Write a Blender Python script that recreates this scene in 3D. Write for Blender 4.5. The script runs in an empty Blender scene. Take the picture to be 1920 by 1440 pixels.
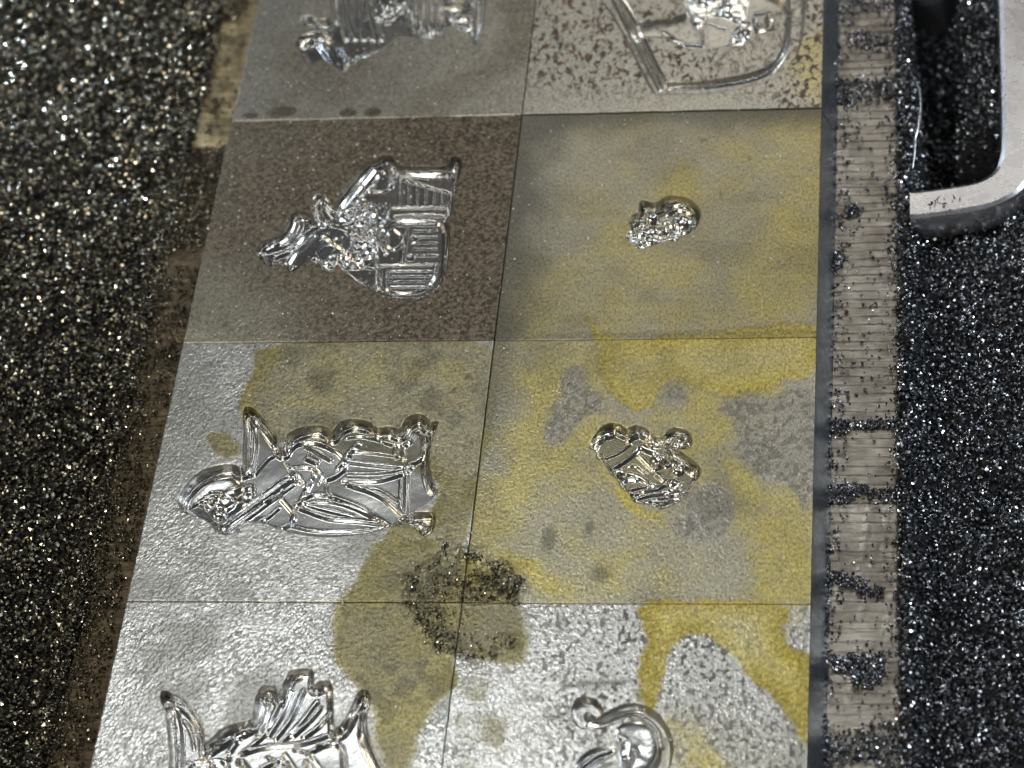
import bpy, math, random
import numpy as np
from mathutils import Matrix, Euler, Vector

sc = bpy.context.scene
col = sc.collection
random.seed(4)
rng = np.random.default_rng(11)
# ------------------------------------------------------------------ units: 1 unit = 1 cm
sc.unit_settings.system = 'METRIC'
sc.unit_settings.scale_length = 0.01

# ------------------------------------------------------------------ camera
CAM_ROT = (0.703796, 0.119398, 0.089513)
CAM_LOC = (3.247777, -16.10862, 15.660991)
FPX = 5050.0                                  # focal length in pixels of the 1920 px wide photograph
cam_data = bpy.data.cameras.new("camera")
cam = bpy.data.objects.new("camera", cam_data)
col.objects.link(cam)
cam.location = CAM_LOC
cam.rotation_euler = CAM_ROT
cam_data.sensor_width = 36.0
cam_data.lens = FPX * 36.0 / 1920.0
cam_data.clip_start = 0.5
cam_data.clip_end = 400.0
cam_data.dof.use_dof = True
cam_data.dof.focus_distance = 20.3
cam_data.dof.aperture_fstop = 0.50
sc.camera = cam
CAM_M = np.array(Euler(CAM_ROT).to_matrix())
CAM_P = np.array(CAM_LOC)

# ------------------------------------------------------------------ world: the dim grey of the workshop around
world = bpy.data.worlds.new("World")
sc.world = world
world.use_nodes = True
bg = world.node_tree.nodes["Background"]
bg.inputs[0].default_value = (0.80, 0.90, 1.0, 1)
bg.inputs[1].default_value = 0.042
sc.view_settings.view_transform = 'Standard'
sc.view_settings.look = 'None'
sc.view_settings.exposure = 0.0
sc.view_settings.gamma = 1.0
sc.cycles.use_denoising = True


# ------------------------------------------------------------------ lamps and added fill lights
def area(name, loc, target, sx, sy, power, color):
    d = bpy.data.lights.new(name, 'AREA')
    d.shape = 'RECTANGLE'
    d.size = sx
    d.size_y = sy
    d.energy = power
    d.color = color
    o = bpy.data.objects.new(name, d)
    col.objects.link(o)
    o.location = loc
    v = Vector(target) - Vector(loc)
    o.rotation_euler = v.to_track_quat('-Z', 'Y').to_euler()
    return o


area("ceiling_lamp", (-10.5, 12.0, 38.0), (-0.5, -4, 0), 13.0, 2.2, 2500, (0.93, 0.98, 1.0))
area("glint_fill", (7.0, 5.0, 38.0), (0.5, -4, 0), 8.0, 1.6, 750, (0.95, 0.98, 1.0))  # added overhead fill for glints in the engravings
area("rib_glint_fill", (10.0, 24.0, 30.0), (0, -1, 0), 3.5, 2.5, 600, (1.0, 0.98, 0.94))  # added light, angled so the right flanks of the ribs glint
area("back_fill", (-0.5, 23.5, 22.0), (0.5, 0, 0), 6.0, 2.0, 350, (1.0, 0.96, 0.88))  # added fill, placed so its reflection brightens the pitted block
area("warm_lamp", (-30.0, -2.0, 15.0), (-3.5, -1, 0), 5.0, 5.0, 2100, (1.0, 0.87, 0.66))
area("window_light", (28.0, 12.0, 20.0), (3, -1, 0), 9.0, 9.0, 5600, (0.80, 0.90, 1.0))
area("strip_lamp", (-20.0, 34.0, 14.0), (-4, 0, 0), 8.0, 3.0, 800, (0.75, 0.86, 1.0))
corner = area("corner_fill", (-13.0, 9.0, 9.0), (-5.6, 1.6, -0.4), 1.5, 1.5, 60, (0.66, 0.80, 1.0))  # added narrow fill that lifts the far left filings
corner.data.spread = math.radians(22)
area("front_fill", (-9.0, -30.0, 26.0), (0, -3, 0), 5.0, 5.0, 5200, (1.0, 0.95, 0.85))  # added fill from the camera side for front-facing slopes


# ================================================================== helpers
def unpx(p, z=0.0):
    """photograph pixel -> point on the horizontal plane at height z (array (n,2) -> (n,2))"""
    p = np.atleast_2d(np.asarray(p, float))
    d = np.stack([(p[:, 0] - 960) / FPX, -(p[:, 1] - 720) / FPX, -np.ones(len(p))], 1) @ CAM_M.T
    t = (z - CAM_P[2]) / d[:, 2]
    return (CAM_P + d * t[:, None])[:, :2]


def seg_dist(P, A, closed=False):
    """distance of points P (n,2) to polyline A (m,2)"""
    best = np.full(len(P), 1e9)
    m = len(A)
    for i in range(m if closed else m - 1):
        a = A[i]
        b = A[(i + 1) % m]
        ab = b - a
        L = ab @ ab + 1e-12
        t = np.clip(((P - a) @ ab) / L, 0, 1)
        d = np.hypot(P[:, 0] - a[0] - t * ab[0], P[:, 1] - a[1] - t * ab[1])
        np.minimum(best, d, out=best)
    return best


def inside(P, A):
    x, y = P[:, 0], P[:, 1]
    r = np.zeros(len(P), bool)
    m = len(A)
    for i in range(m):
        x1, y1 = A[i]
        x2, y2 = A[(i + 1) % m]
        c = ((y1 > y) != (y2 > y)) & (x < (x2 - x1) * (y - y1) / (y2 - y1 + 1e-15) + x1)
        r ^= c
    return r


def sdf(P, A):
    """signed distance, positive inside; exact near the polygon's box only"""
    out = np.full(len(P), -9.0)
    lo, hi = A.min(0) - 0.35, A.max(0) + 0.35
    m = (P[:, 0] > lo[0]) & (P[:, 0] < hi[0]) & (P[:, 1] > lo[1]) & (P[:, 1] < hi[1])
    if m.any():
        Q = P[m]
        d = seg_dist(Q, A, True)
        out[m] = np.where(inside(Q, A), d, -d)
    return out


def smooth_line(A, n=5, closed=False):
    A = np.asarray(A, float)
    if len(A) < 3:
        return A
    if closed:
        Q = np.vstack([A[-1], A, A[0], A[1]])
    else:
        Q = np.vstack([2 * A[0] - A[1], A, 2 * A[-1] - A[-2]])
    out = []
    for i in range(1, len(Q) - 2):
        p0, p1, p2, p3 = Q[i - 1], Q[i], Q[i + 1], Q[i + 2]
        for t in np.linspace(0, 1, n, endpoint=False):
            out.append(0.5 * (2 * p1 + (p2 - p0) * t + (2 * p0 - 5 * p1 + 4 * p2 - p3) * t * t + (3 * p1 - p0 - 3 * p2 + p3) * t ** 3))
    if not closed:
        out.append(Q[-2])
    return np.array(out)


def sstep(a, b, x):
    t = np.clip((x - a) / (b - a), 0, 1)
    return t * t * (3 - 2 * t)


def hash2(ix, iy, s):
    h = (ix.astype(np.int64) * 374761393 + iy.astype(np.int64) * 668265263 + s * 974634777) & 0x7fffffff
    h = ((h ^ (h >> 13)) * 1274126177) & 0x7fffffff
    return ((h ^ (h >> 16)) & 0xffff) / 65535.0


def vnoise(P, freq, seed=0):
    x, y = P[:, 0] * freq, P[:, 1] * freq
    ix, iy = np.floor(x), np.floor(y)
    fx, fy = x - ix, y - iy
    fx = fx * fx * (3 - 2 * fx)
    fy = fy * fy * (3 - 2 * fy)
    ix = ix.astype(np.int64)
    iy = iy.astype(np.int64)
    return (hash2(ix, iy, seed) * (1 - fx) + hash2(ix + 1, iy, seed) * fx) * (1 - fy) + (hash2(ix, iy + 1, seed) * (1 - fx) + hash2(ix + 1, iy + 1, seed) * fx) * fy


def fbm(P, freq, seed=0, octs=4):
    s, a, t = 0, 1.0, 0
    for k in range(octs):
        s = s + a * vnoise(P, freq * 2 ** k, seed + k * 7)
        t += a
        a *= 0.55
    return s / t


def worley(P, freq, seed=0):
    x, y = P[:, 0] * freq, P[:, 1] * freq
    ix, iy = np.floor(x).astype(np.int64), np.floor(y).astype(np.int64)
    best = np.full(len(P), 9.0)
    for dx in (-1, 0, 1):
        for dy in (-1, 0, 1):
            cx, cy = ix + dx, iy + dy
            px, py = cx + 0.15 + 0.7 * hash2(cx, cy, seed), cy + 0.15 + 0.7 * hash2(cx, cy, seed + 3)
            np.minimum(best, np.hypot(x - px, y - py), out=best)
    return best


def raw_mesh(name, V, F, smooth=False, mat=None, parent=None, attrs=None, normals=None):
    """V (n,3); F (m,3|4); one mesh object"""
    V = np.ascontiguousarray(V, np.float32)
    F = np.ascontiguousarray(F, np.int32)
    k = F.shape[1]
    me = bpy.data.meshes.new(name)
    me.vertices.add(len(V))
    me.vertices.foreach_set('co', V.ravel())
    me.loops.add(F.size)
    me.loops.foreach_set('vertex_index', F.ravel())
    me.polygons.add(len(F))
    me.polygons.foreach_set('loop_start', np.arange(0, F.size, k, dtype=np.int32))
    me.polygons.foreach_set('use_smooth', np.full(len(F), smooth))
    for an, av in (attrs or {}).items():
        if av.ndim == 1:
            me.attributes.new(an, 'FLOAT', 'POINT').data.foreach_set('value', av.astype(np.float32))
        else:
            me.attributes.new(an, 'FLOAT_COLOR', 'POINT').data.foreach_set('color', av.astype(np.float32).ravel())
    me.update(calc_edges=True)
    if normals is not None:
        me.normals_split_custom_set_from_vertices(normals.tolist())
    o = bpy.data.objects.new(name, me)
    col.objects.link(o)
    if mat:
        me.materials.append(mat)
    if parent:
        o.parent = parent
    return o


def tag(o, label=None, cat=None, group=None, kind=None):
    if label: o['label'] = label
    if cat: o['category'] = cat
    if group: o['group'] = group
    if kind: o['kind'] = kind
    return o


# ================================================================== materials
def new_mat(name):
    m = bpy.data.materials.new(name)
    m.use_nodes = True
    nt = m.node_tree
    return m, nt, nt.nodes["Principled BSDF"]


def N(nt, typ, **kw):
    n = nt.nodes.new(typ)
    for k, v in kw.items():
        setattr(n, k, v)
    return n


def mix_col(nt, fac, a, b, mode='MIX'):
    n = N(nt, 'ShaderNodeMix', data_type='RGBA', blend_type=mode)
    for sock, v in ((n.inputs[0], fac), (n.inputs[6], a), (n.inputs[7], b)):
        if isinstance(v, (int, float)):
            sock.default_value = v
        elif isinstance(v, tuple):
            sock.default_value = (*v, 1)
        else:
            nt.links.new(v, sock)
    return n.outputs[2]


def maths(nt, op, a, b=0.0, clamp=False):
    n = N(nt, 'ShaderNodeMath', operation=op, use_clamp=clamp)
    for i, v in enumerate((a, b)):
        if isinstance(v, (int, float)):
            n.inputs[i].default_value = v
        else:
            nt.links.new(v, n.inputs[i])
    return n.outputs[0]


def ramp(nt, fac, stops):
    n = N(nt, 'ShaderNodeValToRGB')
    cr = n.color_ramp
    while len(cr.elements) < len(stops):
        cr.elements.new(0.5)
    for e, (p, c) in zip(cr.elements, stops):
        e.position = p
        e.color = (c, c, c, 1) if isinstance(c, (int, float)) else (*c, 1)
    nt.links.new(fac, n.inputs[0])
    return n.outputs[0]


def noise(nt, vec, scale, detail=3.0, rough=0.6, dist=0.0):
    n = N(nt, 'ShaderNodeTexNoise')
    n.inputs['Scale'].default_value = scale
    n.inputs['Detail'].default_value = detail
    n.inputs['Roughness'].default_value = rough
    n.inputs['Distortion'].default_value = dist
    nt.links.new(vec, n.inputs['Vector'])
    return n.outputs['Fac']


def make_die_steel():
    m, nt, b = new_mat("die_steel")
    geo = N(nt, 'ShaderNodeNewGeometry')
    pos = geo.outputs['Position']
    film = N(nt, 'ShaderNodeAttribute', attribute_name='film')
    wear_shade = N(nt, 'ShaderNodeAttribute', attribute_name='wear_shade')
    fs = N(nt, 'ShaderNodeSeparateColor')
    nt.links.new(film.outputs['Color'], fs.inputs[0])
    ws = N(nt, 'ShaderNodeSeparateColor')
    nt.links.new(wear_shade.outputs['Color'], ws.inputs[0])
    yellow, khaki, brown = fs.outputs[0], fs.outputs[1], fs.outputs[2]
    pits, grime_shade, polish = ws.outputs[0], ws.outputs[1], ws.outputs[2]
    grain = noise(nt, pos, 34.0, 1.5, 0.5, 0.6)
    mp = N(nt, 'ShaderNodeMapping')
    mp.inputs['Scale'].default_value = (1.0, 0.55, 1.0)
    nt.links.new(pos, mp.inputs[0])
    fine = noise(nt, mp.outputs[0], 62.0, 2.0, 0.6)
    patch = noise(nt, pos, 3.2, 4.0, 0.6, 0.4)
    steel = mix_col(nt, patch, (0.50, 0.48, 0.445), (0.62, 0.60, 0.56))
    kh = mix_col(nt, patch, (0.215, 0.19, 0.105), (0.35, 0.315, 0.195))
    c = mix_col(nt, khaki, steel, kh)
    yl = mix_col(nt, ramp(nt, grain, [(0.3, 0), (0.7, 1)]), (0.42, 0.32, 0.025), (0.76, 0.62, 0.115))
    c = mix_col(nt, yellow, c, yl)
    br = mix_col(nt, ramp(nt, grain, [(0.36, 0), (0.62, 1)]), (0.055, 0.040, 0.026), (0.20, 0.16, 0.11))
    c = mix_col(nt, brown, c, br)
    # rust speckles of the pitted block
    mp2 = N(nt, 'ShaderNodeMapping')
    mp2.inputs['Scale'].default_value = (1.0, 0.62, 1.0)
    nt.links.new(pos, mp2.inputs[0])
    sp = noise(nt, mp2.outputs[0], 25.0, 2.5, 0.5, 0.7)
    spm = ramp(nt, sp, [(0.515, 0), (0.59, 1)])
    spm = maths(nt, 'MULTIPLY', spm, pits, True)
    rust = mix_col(nt, ramp(nt, patch, [(0.45, 0), (0.6, 1)]), (0.085, 0.06, 0.042), (0.15, 0.075, 0.048))
    c = mix_col(nt, spm, c, rust)
    c = mix_col(nt, grime_shade, c, (0.075, 0.07, 0.055))
    # fine uneven tone of the sparked surface
    tone = ramp(nt, fine, [(0.3, 0.55), (0.5, 1.0), (0.7, 1.25)])
    tone = mix_col(nt, polish, tone, (1.0, 1.0, 1.0))
    c = mix_col(nt, 1.0, c, tone, 'MULTIPLY')
    shiny = mix_col(nt, wear_shade.outputs['Alpha'], (0.36, 0.36, 0.36), (0.68, 0.67, 0.64))
    c = mix_col(nt, maths(nt, 'MULTIPLY', polish, maths(nt, 'ADD', 0.45, maths(nt, 'MULTIPLY', wear_shade.outputs['Alpha'], 0.35))), c, shiny)
    nt.links.new(c, b.inputs['Base Color'])
    filmed = maths(nt, 'MAXIMUM', maths(nt, 'MAXIMUM', maths(nt, 'MULTIPLY', yellow, 0.75), maths(nt, 'MULTIPLY', khaki, 0.5)), maths(nt, 'MULTIPLY', brown, 0.75))
    filmed = maths(nt, 'MAXIMUM', filmed, maths(nt, 'MAXIMUM', spm, grime_shade))
    filmed = maths(nt, 'MULTIPLY', filmed, maths(nt, 'SUBTRACT', 1.0, polish))
    nt.links.new(maths(nt, 'SUBTRACT', 1.0, maths(nt, 'MULTIPLY', filmed, 0.65)), b.inputs['Metallic'])
    ro = maths(nt, 'ADD', maths(nt, 'MULTIPLY', patch, 0.14), 0.24)
    ro = maths(nt, 'ADD', ro, maths(nt, 'MULTIPLY', filmed, 0.12))
    mx = N(nt, 'ShaderNodeMix')
    nt.links.new(polish, mx.inputs[0])
    nt.links.new(ro, mx.inputs[2])
    nt.links.new(maths(nt, 'SUBTRACT', 0.27, maths(nt, 'MULTIPLY', wear_shade.outputs['Alpha'], 0.07)), mx.inputs[3])
    nt.links.new(mx.outputs[0], b.inputs['Roughness'])
    h = maths(nt, 'ADD', maths(nt, 'MULTIPLY', grain, 0.8), maths(nt, 'MULTIPLY', fine, 0.10))
    h = maths(nt, 'MULTIPLY', h, maths(nt, 'SUBTRACT', 1.0, maths(nt, 'MULTIPLY', polish, 0.93)))
    h = maths(nt, 'SUBTRACT', h, maths(nt, 'MULTIPLY', spm, 0.5))
    bp = N(nt, 'ShaderNodeBump')
    bp.inputs['Strength'].default_value = 0.75
    bp.inputs['Distance'].default_value = 0.0045
    nt.links.new(h, bp.inputs['Height'])
    nt.links.new(bp.outputs[0], b.inputs['Normal'])
    return m


def make_flange_steel(name, c1, c2, rough, bump=0.5):
    m, nt, b = new_mat(name)
    geo = N(nt, 'ShaderNodeNewGeometry')
    pos = geo.outputs['Position']
    p1 = noise(nt, pos, 5.0, 4.0, 0.6)
    mp = N(nt, 'ShaderNodeMapping')
    mp.inputs['Scale'].default_value = (0.12, 1.0, 1.0)
    nt.links.new(pos, mp.inputs[0])
    streak = noise(nt, mp.outputs[0], 40.0, 3.0, 0.6)
    c = mix_col(nt, ramp(nt, p1, [(0.35, 0), (0.65, 1)]), c1, c2)
    c = mix_col(nt, 1.0, c, ramp(nt, streak, [(0.3, 0.65), (0.7, 1.15)]), 'MULTIPLY')
    nt.links.new(c, b.inputs['Base Color'])
    b.inputs['Metallic'].default_value = 0.85
    b.inputs['Roughness'].default_value = rough
    g = noise(nt, pos, 55.0, 3.0, 0.65)
    h = maths(nt, 'ADD', maths(nt, 'MULTIPLY', g, 0.6), streak)
    bp = N(nt, 'ShaderNodeBump')
    bp.inputs['Strength'].default_value = bump
    bp.inputs['Distance'].default_value = 0.006
    nt.links.new(h, bp.inputs['Height'])
    nt.links.new(bp.outputs[0], b.inputs['Normal'])
    return m


def make_filings(name, lo, hi, rough):
    m, nt, b = new_mat(name)
    at = N(nt, 'ShaderNodeAttribute', attribute_name='tone')
    nt.links.new(mix_col(nt, at.outputs['Fac'], lo, hi), b.inputs['Base Color'])
    b.inputs['Metallic'].default_value = 1.0
    nt.links.new(maths(nt, 'ADD', maths(nt, 'MULTIPLY', at.outputs['Fac'], -0.12), rough), b.inputs['Roughness'])
    return m


def make_plain(name, c1, c2, metallic, rough, scale, bump=0.3, dist=0.01):
    m, nt, b = new_mat(name)
    geo = N(nt, 'ShaderNodeNewGeometry')
    n1 = noise(nt, geo.outputs['Position'], scale, 4.0, 0.6)
    nt.links.new(mix_col(nt, ramp(nt, n1, [(0.35, 0), (0.65, 1)]), c1, c2), b.inputs['Base Color'])
    b.inputs['Metallic'].default_value = metallic
    n2 = noise(nt, geo.outputs['Position'], scale * 2.3, 4.0, 0.6)
    nt.links.new(maths(nt, 'ADD', maths(nt, 'MULTIPLY', n2, 0.15), rough - 0.07), b.inputs['Roughness'])
    bp = N(nt, 'ShaderNodeBump')
    bp.inputs['Strength'].default_value = bump
    bp.inputs['Distance'].default_value = dist
    nt.links.new(n2, bp.inputs['Height'])
    nt.links.new(bp.outputs[0], b.inputs['Normal'])
    return m


M_DIE = make_die_steel()
M_WALL = make_plain("ground_side_steel", (0.16, 0.17, 0.18), (0.26, 0.27, 0.285), 0.9, 0.38, 18.0, 0.25, 0.006)
M_FLANGE = make_flange_steel("machined_flange_steel", (0.23, 0.20, 0.165), (0.47, 0.425, 0.36), 0.36)
M_FLANGE_OLD = make_flange_steel("oily_flange_steel", (0.05, 0.038, 0.022), (0.17, 0.125, 0.07), 0.5)
M_FLANGE_GOLD = make_flange_steel("warm_lit_flange_steel", (0.15, 0.115, 0.06), (0.42, 0.33, 0.18), 0.42)  # gold tone paints in the warm light this ledge reflects
M_GRAIN = make_filings("steel_filings", (0.032, 0.029, 0.021), (0.52, 0.48, 0.37), 0.33)
M_DUST = make_filings("dark_swarf", (0.055, 0.06, 0.068), (0.60, 0.62, 0.66), 0.32)
M_SPECK = make_plain("bright_steel_specks", (0.80, 0.79, 0.75), (0.95, 0.94, 0.90), 0.7, 0.42, 30.0, 0.1, 0.002)
M_BED = make_plain("oily_grit", (0.012, 0.012, 0.013), (0.05, 0.05, 0.052), 0.5, 0.55, 30.0, 0.8, 0.03)
M_CHROME = make_plain("bright_ring_steel", (0.74, 0.71, 0.715), (0.80, 0.79, 0.79), 1.0, 0.27, 2.5, 0.15, 0.01)
M_CURL = make_plain("curl_steel", (0.66, 0.67, 0.68), (0.74, 0.75, 0.76), 1.0, 0.22, 20.0, 0.1, 0.004)


# ================================================================== engraving designs (photograph pixels on the block tops)
def crop(ox, oy, s):
    def f(*pts):
        return [(ox + x / s, oy + y / s) for x, y in pts]
    return f


C1, C2, C3, C4 = crop(350, 0, 2.954), crop(950, 0, 2.954), crop(430, 260, 3.692), crop(1100, 320, 6.4)
C5, C6, C7, C8 = crop(300, 740, 3.2), crop(1050, 760, 5.486), crop(160, 1220, 3.0), crop(960, 1220, 3.0)
# operations: ('pit', name, polygon, depth, wall)  ('ridge', name, line, half width, height)  ('groove', ...)  ('ball', name, centre, radius, height)
#             ('beads', name, polygon, cell, height)   ('bowl', name, polygon, depth, reach)
PX = 1 / 232.0      # one photograph pixel, across, in cm


def ridge(name, pts, w, h): return ('ridge', name, smooth_line(pts), w * 1.35 * PX, h)
def line(name, pts, w, h): return ('ridge', name, np.asarray(pts, float), w * 1.25 * PX, h)
def groove(name, pts, w, d): return ('ridge', name, smooth_line(pts), w * PX, -d)
def pit(name, pts, d, wall=5): return ('pit', name, smooth_line(pts, 4, True), d, wall * PX)
def ball(name, c, r, h): return ('ball', name, np.asarray(c[0], float), r * PX, h)
def beads(name, pts, cell, h): return ('beads', name, smooth_line(pts, 3, True), cell * 2.3 * PX, h * 0.8)
def bowl(name, pts, d, reach): return ('bowl', name, smooth_line(pts, 4, True), d, reach * PX)


D_COIL = [
    pit('engraving', C1((640, 100), (690, 92), (730, 108), (800, 95), (795, 0), (810, -120), (850, -240), (1000, -300), (1250, -310), (1400, -250), (1440, -120),
        (1445, -10), (1490, 10), (1560, 0), (1590, -120), (1610, -210), (1660, -190), (1655, 40), (1635, 170), (1610, 245), (1585, 245), (1560, 190), (1500, 150), (1430, 150),
        (1395, 200), (1330, 215), (1180, 198), (1130, 235), (1080, 275), (1000, 318), (905, 345), (885, 392), (840, 392), (790, 352), (740, 335), (690, 358), (650, 342),
        (630, 285), (602, 245), (618, 205), (700, 188), (745, 165), (655, 150)), 0.085, 6),
] + [ridge('coil_rib', C1((870 + 47 * k, -230), (838 + 47 * k, -120), (830 + 47 * k, -20), (848 + 47 * k, 90), (878 + 47 * k, 190)), 4.8, 0.05) for k in range(5)] \
  + [ridge('coil_rib', C1((1240 + 44 * k, -230), (1228 + 44 * k, -60), (1222 + 44 * k, 60), (1246 + 44 * k, 195)), 4.6, 0.05) for k in range(5)] \
  + [ridge('swirl', C1((650, 215), (720, 200), (760, 250), (800, 300), (860, 340)), 9, 0.05),
     ridge('swirl', C1((740, 150), (800, 200), (850, 240), (890, 300)), 7, 0.045),
     ridge('foot_curl', C1((640, 110), (680, 140), (740, 160), (790, 190)), 8, 0.05),
     beads('bead_cluster', C1((1010, 10), (1110, -60), (1200, -40), (1270, 50), (1400, 110), (1395, 190), (1290, 180), (1190, 110), (1100, 110), (1020, 70)), 8.5, 0.036),
     beads('bead_trim', C1((900, 280), (1040, 235), (1130, 205), (1120, 250), (1000, 310), (880, 385), (830, 340)), 9, 0.04),
     beads('bead_edge', C1((1440, 0), (1500, 10), (1560, 60), (1590, 180), (1540, 180), (1450, 130)), 8, 0.034),
     ridge('base_rim', C1((1620, -190), (1615, 0), (1600, 210)), 5, 0.05),
     line('base_bar', C1((1470, 75), (1570, 72)), 3, 0.03)]

D_BADGE = [
    groove('badge_channel', C2((500, -110), (560, -20), (620, 60), (700, 195), (840, 470), (900, 490), (1150, 480), (1390, 435), (1510, 370), (1575, 260), (1600, 100), (1600, -120)), 19, 0.060),
    ridge('channel_lip', C2((590, -20), (700, 190), (850, 480)), 4.5, 0.055),
    ridge('channel_lip', C2((640, -20), (740, 170), (880, 470)), 3.0, 0.045),
    ridge('channel_lip', C2((900, 475), (1150, 462), (1390, 415), (1490, 350), (1550, 240), (1568, 60)), 3.5, 0.045),
    pit('engraving', C2((690, 165), (760, 128), (970, 88), (1010, 20), (1090, -60), (1330, -70), (1470, -20), (1545, 25), (1550, 75), (1440, 82), (1485, 165), (1440, 175), (1410, 130), (1390, 190), (1320, 232),
        (1200, 262), (1040, 282), (940, 246), (880, 212), (700, 212)), 0.06, 6),
    ridge('keel_line', C2((705, 205), (800, 195), (900, 205), (1040, 268), (1180, 255), (1300, 248)), 4.5, 0.045),
    ridge('keel_line', C2((870, 160), (950, 215), (1070, 235)), 5, 0.045),
    ridge('keel_line', C2((1080, 150), (1085, 240)), 2.5, 0.03),
    line('deck_bar', C2((1110, 112), (1205, 140)), 4, 0.04),
    ridge('pennant', C2((1380, 60), (1460, 50), (1550, 68)), 5, 0.045),
    ridge('anchor_curl', C2((1370, 85), (1390, 160), (1420, 180), (1465, 120)), 4, 0.04),
    beads('bead_cluster', C2((980, 30), (1060, -60), (1330, -70), (1340, 20), (1320, 110), (1290, 140), (1240, 100), (1120, 80), (1060, 150)), 9, 0.04),
    beads('bead_edge', C2((1270, 130), (1350, 90), (1350, 190), (1240, 245), (1230, 200)), 7, 0.03)]

D_ROBE = [
    pit('engraving', C3((180, 775), (240, 705), (320, 690), (390, 610), (430, 530), (490, 505), (555, 525), (580, 570), (575, 450), (610, 392), (660, 410), (720, 470), (742, 430), (840, 300), (935, 185),
        (1040, 140), (1060, 118), (1125, 125), (1165, 182), (1300, 195), (1510, 190), (1535, 130), (1600, 140), (1602, 240), (1572, 310), (1558, 400), (1545, 520), (1505, 555), (1530, 640), (1515, 800),
        (1495, 955), (1430, 1050), (1330, 1102), (1150, 1108), (1050, 1080), (990, 1045), (890, 1000), (800, 930), (745, 870), (722, 935), (640, 900), (600, 835), (540, 850), (445, 922), (390, 900), (372, 862),
        (320, 885), (250, 880), (215, 840)), 0.075, 5),
    ridge('sleeve_tube', C3((765, 455), (880, 320), (985, 190)), 6, 0.05), ridge('sleeve_tube', C3((800, 480), (900, 370), (985, 280)), 4, 0.04),
    ridge('sleeve_arch', C3((975, 325), (1010, 230), (1060, 195), (1095, 240), (1090, 320), (975, 330)), 3.5, 0.04),
    ridge('cuff', C3((1110, 150), (1120, 210), (1100, 290)), 6, 0.05), ridge('cuff', C3((1140, 210), (1115, 300)), 4, 0.05),
    ridge('robe_fold', C3((1165, 215), (1350, 225), (1520, 215)), 4, 0.035), ridge('robe_fold', C3((1180, 240), (1340, 285), (1530, 335)), 4, 0.035),
    ridge('robe_fold', C3((1130, 440), (1330, 438), (1500, 440)), 4, 0.04), ridge('robe_fold', C3((1140, 500), (1330, 490), (1490, 500)), 4, 0.04),
    ridge('hem_roll', C3((1560, 170), (1560, 300), (1515, 380), (1500, 520)), 5, 0.05),
    ridge('panel_frame', C3((1060, 580), (1150, 535), (1400, 540), (1475, 590), (1490, 700), (1470, 950), (1400, 1055), (1300, 1080), (1150, 1075), (1040, 1010), (1030, 880)), 4.5, 0.05),
    ridge('panel_border', C3((1085, 885), (1078, 990), (1150, 1028), (1320, 1015), (1400, 940), (1420, 850)), 3.5, 0.04),
    line('panel_stem', C3((1012, 550), (1004, 1020)), 4, 0.045), line('panel_bar', C3((1020, 842), (1440, 832)), 3.5, 0.035), line('panel_bar', C3((1280, 772), (1430, 770)), 3.0, 0.03),
    line('panel_bar', C3((1150, 560), (1420, 560)), 3, 0.03),
    ridge('buckle_ring', C3((1130, 590), (1190, 640), (1180, 700), (1130, 730), (1080, 690), (1085, 630), (1130, 590)), 3.5, 0.045),
    ridge('buckle_ring', C3((1110, 545), (1050, 600), (1040, 680), (1075, 760)), 4, 0.045),
    line('tassel', C3((1215, 590), (1190, 830)), 4.5, 0.045), ball('tassel_knob', C3((1245, 790)), 8, 0.05), ball('tassel_knob', C3((1270, 660)), 9, 0.05),
    ridge('face_roll', C3((250, 740), (400, 690), (460, 600), (470, 540)), 9, 0.05), ridge('face_roll', C3((310, 790), (420, 740), (500, 640), (565, 590)), 6, 0.05),
    ridge('face_roll', C3((385, 850), (440, 760), (520, 690), (570, 640)), 7, 0.05), ball('curl', C3((215, 790)), 10, 0.06), ball('curl', C3((305, 860)), 8, 0.05), ball('curl', C3((435, 880)), 12, 0.055),
    ball('curl', C3((345, 835)), 6, 0.04), ridge('collar', C3((610, 410), (600, 480), (640, 560)), 7, 0.06), ridge('collar', C3((660, 420), (690, 480), (745, 500)), 5, 0.06),
    beads('bead_cluster', C3((590, 560), (650, 500), (760, 450), (900, 400), (1080, 420), (1095, 540), (1010, 620), (995, 790), (905, 870), (760, 870), (650, 880), (540, 840), (520, 790), (610, 700)), 7.5, 0.045),
    ridge('sash', C3((870, 830), (940, 760), (1000, 700)), 6, 0.05), ridge('sash', C3((900, 850), (980, 800), (1010, 760)), 3.5, 0.04), ridge('skirt_edge', C3((760, 860), (860, 930), (990, 1000)), 4, 0.045),
    line('skirt_seam', C3((880, 845), (990, 860)), 3, 0.03)] \
  + [line('tunic_seam', C3((880, 415), (868, 650)), 3, 0.05), line('tunic_seam', C3((962, 400), (950, 640)), 3, 0.05), ridge('tunic_edge', C3((1085, 420), (1080, 500), (1060, 570)), 4, 0.055), ridge('tunic_fold', C3((640, 640), (760, 720), (880, 800)), 3.4, 0.05), ridge('tunic_fold', C3((700, 560), (820, 600), (990, 660)), 3.4, 0.05)] \
  + [line('hem_stitch', C3((1175 + 58 * k, 250 + 12 * k), (1170 + 58 * k, 430)), 2.4, 0.025) for k in range(6)] \
  + [line('panel_stripe', C3((1265, 600 + 42 * k), (1425, 598 + 42 * k)), 2.4, 0.028) for k in range(4)] \
  + [line('panel_stripe', C3((1110, 880 + 36 * k), (1390, 876 + 36 * k)), 2.2, 0.022) for k in range(4)] \
  + [line('cuff_stitch', C3((800 + 40 * k, 470 - 58 * k), (850 + 40 * k, 490 - 50 * k)), 2.4, 0.03) for k in range(4)]

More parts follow.
